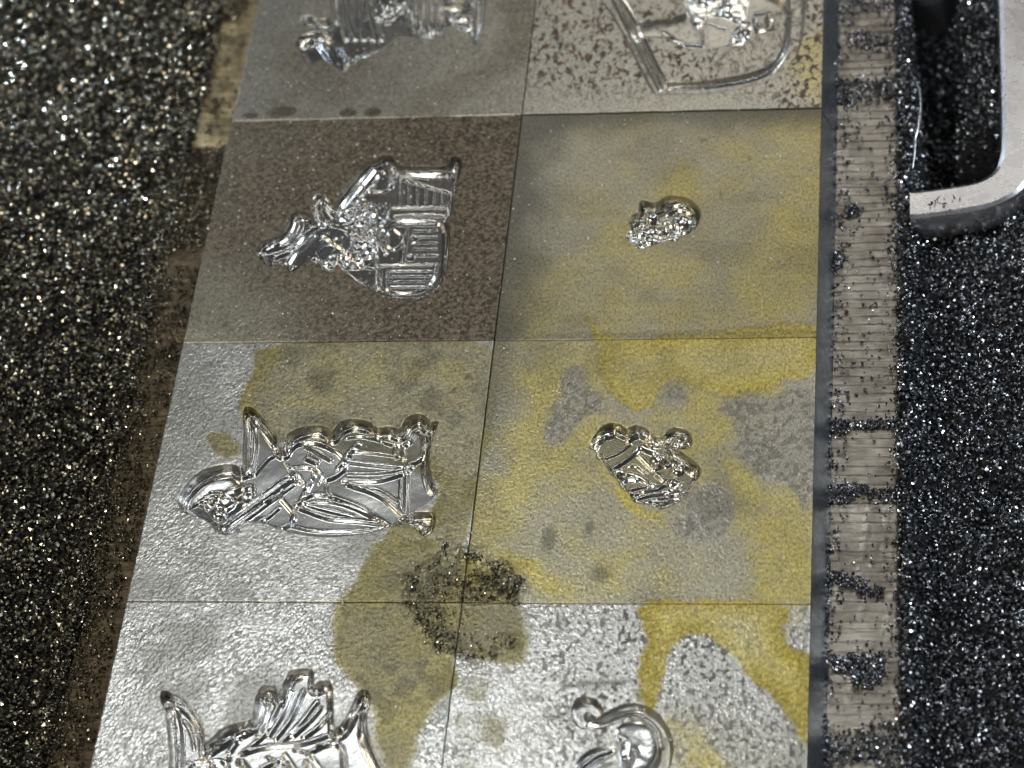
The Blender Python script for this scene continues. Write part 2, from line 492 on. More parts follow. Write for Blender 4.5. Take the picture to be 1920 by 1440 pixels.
D_CHARM = [
    pit('engraving', C4((640, 365), (700, 352), (790, 378), (860, 372), (920, 325), (1020, 295), (1150, 305), (1265, 360), (1340, 445), (1360, 560), (1315, 680), (1235, 745), (1120, 790), (1070, 845), (985, 832),
        (885, 855), (780, 905), (650, 938), (590, 895), (500, 832), (488, 780), (535, 715), (508, 610), (535, 545), (600, 515), (632, 450)), 0.095, 5),
    ridge('bun_ring', C4((960, 440), (1060, 390), (1180, 400), (1270, 480), (1290, 590), (1240, 690)), 5, 0.06), ridge('bun_ring', C4((950, 530), (1030, 580), (1070, 660)), 6, 0.055),
    ball('bun', C4((1150, 540)), 19, 0.055), line('hair_line', C4((1070, 430), (1060, 520)), 4, 0.05), ridge('hair_line', C4((1110, 640), (1170, 655), (1250, 620)), 4, 0.05),
    ball('ear', C4((765, 500)), 13, 0.06), ridge('ear_rim', C4((670, 500), (720, 440), (810, 450), (850, 530)), 3.5, 0.05),
    beads('bead_cluster', C4((600, 600), (760, 590), (880, 570), (1000, 600), (1130, 690), (1200, 720), (1060, 800), (900, 830), (650, 920), (520, 800), (560, 720)), 8, 0.05),
    ridge('petal', C4((540, 600), (600, 550), (680, 560)), 4.5, 0.05), ridge('petal', C4((510, 800), (560, 700), (640, 690)), 4.5, 0.05), ridge('petal', C4((620, 910), (720, 880), (900, 790)), 4.5, 0.05)]

D_WING = [
    pit('engraving', C5((110, 640), (145, 560), (230, 475), (330, 432), (430, 420), (492, 440), (498, 330), (505, 220), (502, 95), (545, 78), (620, 140), (690, 232), (705, 300), (738, 322), (765, 245), (850, 200),
        (950, 188), (1008, 206), (1030, 228), (1080, 172), (1160, 148), (1260, 168), (1300, 200), (1380, 195), (1440, 208), (1475, 150), (1545, 118), (1600, 138), (1625, 172), (1668, 165), (1632, 270), (1612, 400),
        (1632, 510), (1662, 590), (1600, 650), (1520, 702), (1590, 706), (1642, 715), (1645, 800), (1600, 848), (1560, 832), (1500, 782), (1395, 788), (1250, 830), (1050, 850), (880, 842), (720, 805), (640, 772),
        (560, 762), (500, 775), (425, 838), (345, 825), (300, 770), (240, 735), (150, 705)), 0.095, 6),
    bowl('hood', C5((130, 640), (170, 560), (250, 490), (340, 455), (430, 460), (480, 520), (480, 620), (420, 700), (330, 730), (220, 700)), 0.028, 45),
    beads('hood_face', C5((300, 560), (440, 490), (560, 500), (560, 600), (440, 660), (380, 700), (290, 690)), 9, 0.034),
    ball('hood_eye', C5((340, 675)), 13, 0.04),
    ridge('horn', C5((530, 120), (555, 260), (530, 440)), 7, 0.05), ridge('horn', C5((540, 110), (620, 210), (680, 290)), 4, 0.05), ridge('shoulder', C5((560, 440), (640, 350), (700, 320)), 4, 0.05),
] + [line('staff_rod', C5((770, 475), (400, 752)), 14, 0.062)] + [line('staff_strand', C5((790 + dx, 480 + dy), (395 + dx, 765 + dy)), 2.4, 0.022) for dx, dy in ((-42, -22), (-18, 0), (4, 22))] \
  + [ridge('hood_rib', C5((150 + 34 * k, 640 - 26 * k), (215 + 34 * k, 610 - 20 * k), (270 + 26 * k, 640 - 18 * k)), 3.0, 0.03) for k in range(5)] \
  + [ridge('wing_fold', C5((760, 742), (900, 772), (1100, 778), (1300, 762)), 3.2, 0.035), ridge('wing_fold', C5((850, 610), (1000, 602), (1150, 640), (1320, 725)), 3.2, 0.035), ridge('wing_fold', C5((1120, 430), (1280, 432), (1460, 410)), 3, 0.03), ridge('wing_fold', C5((1160, 520), (1300, 530), (1420, 600)), 3, 0.03)] \
  + [ridge('sleeve_line', C5((600, 560), (680, 500), (760, 460)), 3, 0.04), ridge('sleeve_line', C5((620, 610), (700, 570), (730, 540)), 3, 0.04), ridge('back_fold', C5((1130, 300), (1280, 310), (1420, 330)), 3.2, 0.035), ridge('back_fold', C5((1110, 220), (1200, 210), (1320, 235)), 3.2, 0.04), ridge('belt', C5((930, 400), (960, 440), (940, 490)), 3, 0.04)] \
  + [line('staff_grip', C5((320 + 42 * k, 765 + 8 * k), (350 + 42 * k, 815 + 2 * k)), 4, 0.07) for k in range(4)] \
  + [line('comb_tooth', C5((735 + 22 * k, 365 + 18 * k), (790 + 20 * k, 470 + 10 * k)), 2.5, 0.05) for k in range(5)] \
  + [line('ladder_bar', C5((872, 272), (1015, 352)), 4.5, 0.06), line('ladder_bar', C5((866, 345), (930, 372)), 4.5, 0.06), line('ladder_bar', C5((880, 318), (950, 350)), 2.5, 0.05),
     ridge('chest_arc', C5((765, 300), (820, 258), (920, 250), (1020, 285), (1085, 340), (1098, 400), (1040, 450), (985, 470)), 5, 0.055),
     ridge('chest_arc', C5((790, 400), (890, 395), (915, 440), (880, 490)), 4, 0.045), ridge('wrist', C5((1120, 320), (1180, 258)), 6, 0.055), ridge('wrist', C5((1060, 400), (1130, 320)), 5, 0.055),
     line('buckle', C5((840, 590), (890, 495)), 6, 0.06), line('buckle', C5((870, 560), (880, 500)), 3, 0.06),
     ridge('wing_rib', C5((1100, 360), (1300, 385), (1500, 400)), 5, 0.04), ridge('wing_rib', C5((1090, 470), (1290, 478), (1480, 425)), 5, 0.045),
     line('wing_rib', C5((1472, 420), (1465, 690)), 5, 0.05), line('wing_rib', C5((1435, 470), (1432, 640)), 3, 0.035), ridge('wing_rib', C5((1120, 500), (1310, 570), (1450, 690)), 5, 0.05),
     ridge('wing_rib', C5((1020, 570), (1200, 640), (1390, 765)), 5, 0.05), ridge('wing_rib', C5((830, 640), (1000, 700), (1180, 715), (1330, 735)), 5, 0.045),
     ridge('wing_rib', C5((810, 620), (900, 560), (1020, 565)), 4, 0.045), ridge('wing_rib', C5((700, 780), (860, 812), (1050, 822), (1250, 800), (1390, 760)), 4, 0.04),
     ridge('wing_fold', C5((860, 620), (1000, 655), (1150, 690)), 5, 0.03), line('wing_fold', C5((990, 500), (990, 560)), 4, 0.04),
     ridge('elbow', C5((720, 590), (790, 680), (770, 735), (690, 770)), 5, 0.055), ridge('wing_claw', C5((1340, 245), (1400, 260), (1470, 262)), 4, 0.05), line('wing_claw', C5((1398, 255), (1405, 335)), 4, 0.05),
     line('wing_claw', C5((1448, 262), (1455, 345)), 4, 0.05), ridge('wing_hook', C5((1490, 240), (1540, 180), (1580, 230), (1570, 330), (1500, 375)), 6, 0.055),
     ridge('wing_edge', C5((1600, 260), (1575, 400), (1600, 520), (1640, 590), (1500, 690)), 4.5, 0.05), ridge('foot', C5((1430, 745), (1560, 760), (1590, 820)), 9, 0.055), ball('knee', C5((1440, 730)), 10, 0.06),
     ball('pommel', C5((610, 740)), 8, 0.05), ridge('cloak_fold', C5((560, 740), (640, 690), (700, 640)), 4, 0.04), beads('cloak_studs', C5((500, 700), (600, 680), (640, 700), (640, 760), (500, 760)), 9, 0.04)]

D_BEARD = [
    pit('engraving', C6((305, 390), (370, 285), (450, 208), (560, 178), (650, 218), (700, 232), (800, 202), (900, 248), (955, 310), (1060, 318), (1105, 258), (1200, 228), (1310, 258), (1352, 340), (1345, 420), (1270, 445),
        (1215, 450), (1340, 545), (1425, 610), (1445, 690), (1395, 780), (1305, 880), (1262, 960), (1180, 1012), (1050, 1062), (960, 1012), (860, 1010), (760, 985), (718, 920), (690, 882), (620, 832), (598, 770),
        (520, 700), (488, 640), (440, 580), (380, 540), (362, 460), (318, 445)), 0.085, 6),
    ridge('hat_fold', C6((470, 470), (600, 420), (720, 330)), 2.4, 0.03), ridge('hat_roll', C6((335, 430), (370, 340), (450, 270), (520, 250)), 5, 0.05), ridge('hat_roll', C6((690, 300), (800, 245), (890, 280), (945, 345), (1070, 352)), 4.5, 0.05),
    ridge('ear_curl', C6((1070, 352), (1110, 300), (1200, 270), (1290, 290), (1325, 350)), 4, 0.045), ball('ear_bead', C6((1215, 370)), 12, 0.06),
    ridge('cheek_line', C6((1130, 400), (1170, 475), (1300, 580), (1385, 680), (1350, 790), (1220, 890)), 4.5, 0.05), ridge('cheek_line', C6((1150, 500), (1250, 570)), 4, 0.04),
    ridge('hat_band', C6((490, 608), (620, 530), (745, 440), (790, 370)), 5, 0.055), ridge('hat_band', C6((830, 360), (890, 390), (960, 415)), 6, 0.055), line('nose_line', C6((800, 450), (940, 590)), 4, 0.05),
    ball('nose', C6((1010, 510)), 16, 0.06), ridge('nose_rim', C6((970, 590), (1050, 540), (1080, 460)), 4, 0.04), ball('eye', C6((1200, 610)), 11, 0.04), ridge('eyelid', C6((980, 640), (1040, 690), (1090, 745)), 4, 0.05),
    ridge('eyelid', C6((1150, 715), (1210, 745)), 5, 0.05), ball('cheek', C6((600, 640)), 11, 0.05), ridge('whisker', C6((650, 720), (680, 690), (770, 700)), 4.5, 0.05),
    ridge('beard_wave', C6((660, 850), (720, 860), (790, 850)), 4, 0.05), ridge('beard_wave', C6((850, 820), (980, 800), (1080, 745), (1180, 760), (1235, 860)), 4.5, 0.045),
    ridge('beard_wave', C6((760, 905), (900, 860), (1040, 840), (1120, 800)), 4, 0.035), ridge('beard_wave', C6((790, 970), (950, 940), (1090, 930), (1170, 850)), 5, 0.045), ridge('beard_wave', C6((700, 640), (820, 680), (930, 770)), 5, 0.04),
    ridge('beard_tip', C6((960, 1000), (1040, 1040), (1130, 980)), 5, 0.045), ball('stud', C6((1290, 905)), 6, 0.05),
    ridge('beard_strand', C6((870, 960), (1000, 900), (1130, 880)), 2.8, 0.035), ridge('beard_strand', C6((720, 800), (860, 770), (960, 740)), 2.8, 0.035), ridge('beard_strand', C6((1050, 820), (1110, 850), (1200, 900)), 2.8, 0.035), ridge('brow', C6((1080, 560), (1150, 540), (1240, 570)), 3, 0.04), ridge('brow', C6((700, 560), (790, 560), (870, 620)), 3, 0.04), beads('stud_row', C6((1150, 920), (1240, 890), (1270, 930), (1180, 1000)), 7, 0.035)]

D_CREST = [
    pit('engraving', C7((420, 260), (445, 225), (495, 250), (565, 290), (625, 360), (662, 450), (668, 520), (700, 505), (760, 450), (850, 408), (932, 392), (945, 330), (965, 250), (1005, 198), (1068, 208), (1082, 245),
        (1125, 160), (1162, 112), (1272, 106), (1285, 185), (1335, 172), (1385, 195), (1395, 410), (1435, 425), (1490, 330), (1530, 245), (1572, 222), (1602, 270), (1578, 400), (1605, 520), (1660, 650), (1700, 760),
        (1680, 900), (1500, 1010), (1150, 1050), (800, 1030), (520, 900), (475, 700), (470, 560), (455, 360)), 0.095, 6),
    ridge('horn_tube', C7((480, 300), (510, 450), (512, 700)), 9, 0.055), ridge('horn_edge', C7((500, 270), (590, 340), (635, 440), (650, 560)), 5, 0.06),
] + [ridge('fan_rib', p, 5, 0.05) for p in (C7((870, 540), (990, 440), (1040, 340), (1085, 260)), C7((1020, 440), (1090, 330), (1145, 200)), C7((1060, 455), (1140, 350), (1215, 190)), C7((1100, 470), (1200, 370), (1290, 255)),
                                            C7((1160, 440), (1250, 360), (1310, 290)), C7((1220, 450), (1300, 390), (1355, 330)), C7((960, 440), (1000, 350), (1010, 260)))] \
  + [ridge('mask_line', C7((540, 660), (640, 620), (740, 640)), 3, 0.04), ridge('mask_line', C7((640, 560), (700, 600), (720, 680)), 3, 0.04), ridge('mask_line', C7((1010, 560), (1060, 600), (1050, 680)), 3, 0.04), ridge('mask_line', C7((1160, 520), (1250, 545), (1320, 640)), 3, 0.04), ridge('horn_line', C7((540, 360), (580, 420), (600, 520)), 3, 0.04), ridge('brow', C7((720, 520), (830, 450), (930, 400)), 3, 0.035),
     ridge('fan_edge', C7((1375, 200), (1375, 320), (1370, 440)), 4, 0.04), ridge('fan_base', C7((880, 540), (1000, 505), (1200, 485), (1350, 440)), 5, 0.045), ridge('brow', C7((690, 545), (780, 490), (920, 420)), 6, 0.045),
     line('brow_tick', C7((800, 530), (835, 480)), 6, 0.055), ridge('mask_line', C7((600, 595), (770, 590), (790, 680)), 4, 0.05), ridge('mask_line', C7((865, 590), (910, 650)), 6, 0.055),
     ridge('mask_line', C7((960, 640), (1010, 610), (1100, 580), (1120, 650)), 5, 0.05), line('mask_line', C7((1110, 545), (1180, 650)), 4, 0.05), line('mask_line', C7((1230, 585), (1260, 665)), 5, 0.05),
     ridge('cheek_plate', C7((1240, 540), (1350, 490), (1430, 510), (1450, 680)), 5, 0.055), ridge('blade_edge', C7((1440, 440), (1540, 290), (1575, 250)), 4, 0.06), ridge('blade_edge', C7((1550, 330), (1545, 470), (1640, 660)), 5, 0.05),
     ball('rivet', C7((570, 615)), 9, 0.055), ball('rivet', C7((550, 650)), 7, 0.05), ball('rivet', C7((790, 575)), 6, 0.045), ball('rivet', C7((850, 590)), 6, 0.045), ball('rivet', C7((1300, 500)), 6, 0.045)]

D_SCROLL = [
    groove('scroll_channel', C8((470, 335), (440, 300), (390, 300), (375, 350), (400, 395), (470, 405), (560, 375), (640, 338), (710, 335), (780, 375), (835, 440), (862, 530), (850, 620), (800, 700), (740, 760)), 13, 0.075),
    ridge('scroll_rib', C8((420, 385), (500, 390), (600, 360), (680, 335), (740, 352), (810, 420), (838, 520)), 3, 0.045), ball('scroll_eye', C8((445, 350)), 4, 0.05),
    bowl('tail_hollow', C8((590, 440), (690, 400), (780, 430), (820, 530), (790, 640), (700, 720), (620, 700), (600, 560)), 0.022, 25), ridge('tail_fold', C8((600, 480), (640, 500), (630, 580)), 5, 0.05),
    bowl('leaf_hollow', C8((360, 640), (440, 560), (570, 540), (580, 580), (480, 640), (400, 690)), 0.025, 20), ridge('leaf_vein', C8((380, 660), (470, 590), (560, 560)), 4, 0.04), beads('leaf_studs', C8((600, 560), (760, 500), (790, 620), (700, 700)), 9, 0.03)]


def to_world(op):
    op = list(op)
    op[2] = unpx(op[2])
    return op


# ================================================================== stains and painted seam shade on the block tops (outlines in photograph pixels)
def poly(pts, n=4):
    return unpx(smooth_line(pts, n, True))


S2, S4, S1 = crop(860, 600, 2.743), crop(800, 1080, 2.595), crop(160, 600, 2.4)
S3 = crop(140, 1080, 2.667)
YELLOW = [  # outline, edge wobble, strength
    (poly(S2((650, -30), (690, 60), (712, 150), (725, 270), (765, 375), (840, 445), (930, 485), (1010, 440), (1040, 380), (1120, 320), (1200, 352), (1400, 402), (1560, 382), (1700, 322), (1830, 290), (1870, 100), (1860, 20), (1300, 60), (1000, 95), (800, 90))), 0.035, 0.95),
    (poly(S2((280, 560), (350, 500), (430, 620), (420, 800), (330, 960), (200, 1050), (60, 1080), (110, 980), (200, 920), (250, 760))), 0.09, 0.72),
    (poly(S2((60, 1030), (180, 1050), (280, 1160), (420, 1250), (560, 1330), (640, 1450), (420, 1440), (320, 1330), (200, 1240), (60, 1150))), 0.07, 0.85),
    (poly(S2((1380, 720), (1520, 760), (1580, 880), (1680, 960), (1810, 990), (1815, 1460), (1480, 1450), (1480, 1150), (1500, 980), (1400, 860))), 0.09, 0.85),
    (poly(S2((800, 1150), (950, 950), (1080, 980), (1090, 1080), (1000, 1250), (860, 1300))), 0.12, 0.5),
    (poly(S2((1000, 720), (1240, 700), (1380, 800), (1300, 820), (1230, 780))), 0.08, 0.55),
    (poly(S2((800, 870), (870, 880), (960, 980), (1050, 980), (1030, 1040), (960, 1030), (860, 960))), 0.02, 0.8),
    (poly(S4((1085, 130), (1080, 290), (1060, 420), (1040, 560), (1100, 640), (1160, 480), (1200, 340), (1280, 275), (1370, 290), (1460, 390), (1610, 520), (1750, 650), (1830, 800), (1860, 780), (1860, 430), (1760, 340), (1725, 250), (1735, 130))), 0.03, 1.0),
    (poly(S4((1165, 690), (1280, 700), (1380, 790), (1430, 960), (1200, 960), (1180, 820))), 0.06, 0.9),
    (poly([(1380, 470), (1540, 400), (1545, 560), (1440, 600), (1380, 560)]), 0.12, 0.55),
    (poly([(980, 520), (1100, 480), (1200, 520), (1200, 610), (1000, 620)]), 0.15, 0.4),
    (poly([(1490, 90), (1548, 60), (1548, 190), (1490, 160)]), 0.05, 0.55),
    (poly([(1115, 600), (1150, 600), (1190, 760), (1150, 740), (1125, 670)]), 0.04, 0.6),
]
KHAKI_OLIVE = [
    (poly(S1((860, 110), (760, 240), (700, 330), (690, 420), (800, 560), (1200, 560), (1560, 700), (1560, 860), (1380, 930), (1300, 1080), (1180, 1210), (1120, 1290), (1130, 1440), (1400, 1700), (1640, 1700), (1600, 1500), (1750, 1500), (1760, 1400), (1900, 1350), (1900, 1240), (1720, 1040), (1740, 900), (1830, 110))), 0.02, 0.85),
    (poly(S3((1500, -170), (1455, -50), (1345, 80), (1290, 230), (1295, 430), (1390, 540), (1470, 680), (1490, 800), (1540, 980), (1690, 980), (1760, 760), (1880, 560), (1940, 400), (2240, 440), (2260, 200), (2230, 60), (1900, -140))), 0.045, 1.0),
    (poly(S1((560, 520), (640, 520), (710, 560), (690, 620), (600, 600))), 0.04, 0.8),
]
DARK_EDGE = [   # the drying rims of the film: outline walked as a line, half width in cm, strength
    (unpx(smooth_line(S1((850, 130), (760, 250), (705, 340), (720, 420)))), 0.18, 0.55),
    (unpx(smooth_line(S3((1310, 100), (1290, 270), (1300, 430), (1390, 560)))), 0.15, 0.35),
    (unpx(smooth_line(S2((690, 60), (715, 160), (730, 280), (770, 380), (845, 445)))), 0.12, 0.35),
    (unpx(smooth_line(S2((60, 1090), (190, 1120), (330, 1240)))), 0.16, 0.4),
]
GREYPATCH = [   # bare sandy islands between the yellow, rougher
    poly(S2((470, 620), (520, 330), (600, 250), (690, 340), (780, 460), (680, 480), (600, 520), (560, 620))),
    poly(S2((1330, 440), (1450, 400), (1620, 380), (1830, 310), (1810, 960), (1700, 880), (1560, 820), (1430, 660), (1380, 540))),
    poly(S2((1120, 1000), (1180, 880), (1290, 820), (1380, 900), (1400, 1040), (1280, 1120), (1150, 1090))),
    poly(S2((1010, 370), (1100, 320), (1190, 370), (1170, 450), (1050, 450))),
    poly([(1245, 360), (1300, 265), (1320, 350), (1290, 372)]),
]
SPOTS = [(530, 212, 34, 13), (652, 213, 17, 8), (700, 211, 16, 8), (470, 218, 16, 6), (1320, 262, 12, 5), (850, 735, 8, 5), (878, 708, 8, 6), (1125, 1075, 24, 20), (1030, 1010, 14, 22), (1405, 298, 6, 4), (1352, 365, 6, 10), (1105, 990, 9, 14)]


B = crop(600, 980, 4.267)
CRUMBS = [
    (B((960, 140), (1050, 140), (1060, 280), (980, 290)), 70), (B((870, 300), (1000, 290), (960, 380), (820, 390)), 60), (B((1100, 210), (1300, 220), (1320, 300), (1130, 310)), 120),
    (B((1250, 250), (1500, 330), (1630, 480), (1640, 560), (1480, 590), (1380, 420)), 330), (B((1150, 400), (1400, 440), (1600, 560), (1580, 650), (1200, 640)), 330),
    (B((700, 420), (800, 430), (790, 560), (700, 560)), 80), (B((880, 420), (1150, 380), (1180, 620), (900, 640)), 190), (B((670, 610), (900, 640), (1010, 760), (1000, 920), (900, 900), (760, 780)), 360),
    (B((890, 880), (1100, 900), (1100, 1030), (940, 1040)), 130), (B((1130, 1030), (1260, 1070), (1220, 1110), (1160, 1090)), 40), (B((1280, 1050), (1420, 1040), (1400, 1090), (1290, 1100)), 50), (B((1470, 920), (1560, 920), (1560, 1010), (1490, 1000)), 35),
    (B((700, 420), (960, 160), (1300, 230), (1640, 520), (1560, 640), (1180, 660), (1560, 1000), (1160, 1100), (930, 1020), (690, 640)), 700),
]


def stain_shade_fields(P, row, colm):
    n = len(P)
    wob = (fbm(P, 3.0, 5, 5) - 0.5) * 2
    wob2 = (fbm(P, 14.0, 9, 3) - 0.5) * 2
    yellow = np.zeros(n)
    khaki = np.zeros(n)
    brown = np.zeros(n)
    pits = np.zeros(n)
    grime_shade = np.zeros(n)
    rim = np.zeros(n)
    for A, w, s in YELLOW:
        d = sdf(P, A)
        d = d + wob * w * 1.6 + wob2 * 0.012
        yellow = np.maximum(yellow, s * (0.58 + 0.42 * sstep(0.32, 0.02, d)) * (0.86 + 0.3 * wob) * (sstep(-0.02, 0.03, d + 0.02 * wob2) if w <= 0.035 else sstep(-0.03 - w * 1.1, 0.05 + w * 1.9, d + 0.05 * wob2)))
        if s >= 0.95:
            rim = np.maximum(rim, sstep(0.20, 0.03, d) * sstep(-0.03, 0.02, d) * np.clip(0.5 + 1.2 * wob, 0, 1))
    for A, w, s in KHAKI_OLIVE:
        d = sdf(P, A) + wob * w * 1.5 + wob2 * 0.01
        khaki = np.maximum(khaki, s * sstep(-0.005 - 0.6 * w, 0.01 + w, d))
    if row >= 2:
        d = sdf(P, KHAKI_OLIVE[1][0]) + wob * 0.03
        grime_shade = np.maximum(grime_shade, (0.30 + 0.25 * wob) * sstep(-0.01, 0.05, d))
    if row >= 2:
        for q, _ in CRUMBS:
            d = sdf(P, unpx(q)) + wob * 0.06 + wob2 * 0.05
            grime_shade = np.maximum(grime_shade, (0.18 + 0.5 * wob2) * sstep(-0.06, 0.06, d))
    if colm == 0 and row >= 2 or row == 3:
        mott = fbm(P, 3.2, 37, 5)
        yellow = np.maximum(yellow, khaki * (0.06 + 0.20 * sstep(0.48, 0.68, mott)) * (colm == 0))
        grime_shade = np.maximum(grime_shade, khaki * 0.55 * sstep(0.50, 0.70, fbm(P, 4.5, 39, 5)) * (colm == 0))
        for A, w, s in KHAKI_OLIVE:
            d = sdf(P, A) + wob * w * 1.5
            e = sstep(0.30, 0.04, d) * sstep(-0.02, 0.02, d) * np.clip(0.4 + 1.6 * wob, 0, 1)
            yellow = np.maximum(yellow, 0.42 * e)
            grime_shade = np.maximum(grime_shade, 0.58 * e)
        bare = (1 - khaki) * (1 - yellow)
        fleck = sstep(0.60, 0.76, vnoise(P * [1.0, 0.8], 44.0, 71)) * (0.25 + 0.6 * (row == 3) * sstep(0.3, 1.0, P[:, 0]) + 0.25 * sstep(0.45, 0.6, fbm(P, 2.0, 73, 3)))
        grime_shade = np.maximum(grime_shade, 0.8 * fleck * bare)
    for A, w, s in DARK_EDGE:
        d = seg_dist(P, A) + wob2 * 0.03
        e = sstep(w, 0, d) * np.maximum(khaki, yellow)
        grime_shade = np.maximum(grime_shade, 0.8 * s * e)
        yellow = np.maximum(yellow, s * e)
    brown = np.maximum(brown, 0.42 * rim)
    soft = fbm(P, 1.1, 31, 4)
    if (row, colm) == (0, 0):
        khaki = np.maximum(khaki, 0.30 + 0.25 * soft)
        brown = np.maximum(brown, 0.30 + 0.35 * sstep(0.45, 0.7, soft))
    if (row, colm) == (0, 1):
        khaki = np.maximum(khaki, 0.42)
        e = sstep(0.02, 0.42, P[:, 1] + 0.25 * (soft - 0.5))
        pits = e * (0.55 + 0.5 * sstep(0.35, 0.6, soft))
        pits = np.maximum(pits, 0.95 * sstep(2.0, 2.2, P[:, 0]))
    if (row, colm) == (1, 0):
        b = 0.86 + 0.45 * (soft - 0.45) + 0.25 * sstep(-1.6, -0.3, P[:, 0])
        b *= sstep(-2.8, -1.9, P[:, 0] * 0.55 + P[:, 1] * 0.42 + 1.0 * (soft - 0.5) - 0.15)
        brown = np.clip(np.maximum(brown, b), 0, 1)
        khaki = np.maximum(khaki, 0.7)
    if (row, colm) == (1, 1):
        khaki = np.maximum(khaki, np.clip(0.70 + 0.9 * (soft - 0.5), 0, 1))
        yellow = np.maximum(yellow, 0.06 + 0.36 * sstep(0.38, 0.78, fbm(P, 2.2, 77, 5)) * sstep(0.3, 1.2, P[:, 0] - 0.5 * P[:, 1] - 0.4))
        k = sstep(0.55, 0.0, P[:, 0] + 0.2 * wob) * 0.5 + sstep(-0.35, 0.0, P[:, 1] + 0.1 * wob) * 0.45  # painted shade along the taller left and far neighbours
        grime_shade = np.maximum(grime_shade, np.clip(0.10 + k * 1.4, 0, 0.78))
        grime_shade = np.maximum(grime_shade, 0.38 * sstep(-2.36, -2.46, P[:, 1] + 0.02 * wob))
        grime_shade = np.maximum(grime_shade, 0.30 * sstep(0.45, 0.75, fbm(P * [1, 1.8], 1.7, 41, 5)))
    if (row, colm) == (2, 0):
        khaki = np.maximum(khaki, 0.12)
        grime_shade = np.maximum(grime_shade, 0.42 * sstep(0.44, 0.66, fbm(P * [1, 1.5], 1.5, 43, 5)) * (1 - khaki))
    if (row, colm) == (2, 1):
        khaki = np.maximum(khaki, np.clip(0.66 + 0.7 * (soft - 0.5), 0, 0.95))
        yellow = np.maximum(yellow, 0.10 + 0.40 * sstep(0.40, 0.72, fbm(P, 1.9, 91, 5)))
        k = sstep(0.32, 0.0, P[:, 0] + 0.12 * wob) * 0.45  # shade of the taller left block, painted into the colour
        grime_shade = np.maximum(grime_shade, k * sstep(-4.2, -3.2, P[:, 1]))
        grime_shade = np.maximum(grime_shade, 0.26 * sstep(0.48, 0.7, fbm(P, 2.2, 55, 5)))
        for A in GREYPATCH:
            d = sdf(P, A) + wob * 0.12
            g = sstep(-0.05, 0.05, d)
            yellow *= (1 - 0.8 * g)
            khaki *= (1 - 0.5 * g)
            brown = np.maximum(brown, 0.30 * g)
            grime_shade = np.maximum(grime_shade, 0.42 * g * sstep(0.50, 0.62, vnoise(P * [1, 0.8], 30.0, 12)))
    if (row, colm) == (3, 0):
        grime_shade = np.maximum(grime_shade, 0.42 * sstep(0.44, 0.66, fbm(P * [1, 1.5], 1.5, 47, 5)) * (1 - khaki))
    if (row, colm) == (3, 1):
        khaki = np.maximum(khaki, 0.32 * sstep(-5.7, -6.2, P[:, 1] + 0.4 * wob) * sstep(0.9, 1.6, P[:, 0]))
        khaki = np.maximum(khaki, 0.75 * sstep(0.50, 0.58, fbm(P, 1.4, 66, 4)) * sstep(1.1, 0.6, P[:, 0] + 0.2 * wob) * sstep(-5.4, -5.9, P[:, 1]))
        d = seg_dist(P, unpx([(1085, 1282), (1170, 1280)]))
        grime_shade = np.maximum(grime_shade, 0.6 * sstep(0.07, 0.01, d + wob * 0.04))
    for x, y, rx, ry in SPOTS:
        c = unpx([(x, y)])[0]
        d = np.hypot((P[:, 0] - c[0]) / (rx * PX), (P[:, 1] - c[1]) / (ry * PX * 1.45)) + wob * 0.5
        brown = np.maximum(brown, 0.95 * sstep(1.15, 0.8, d)) if y < 260 else brown
        grime_shade = np.maximum(grime_shade, 0.55 * sstep(1.2, 0.3, d))
    return [np.clip(a, 0, 1) for a in (yellow, khaki, brown, pits, grime_shade)]


# ================================================================== die blocks
BW = 2.5
GAP = 0.0014
BEV = 0.007
Z_FLANGE = -0.30
Z_BASE = -1.6


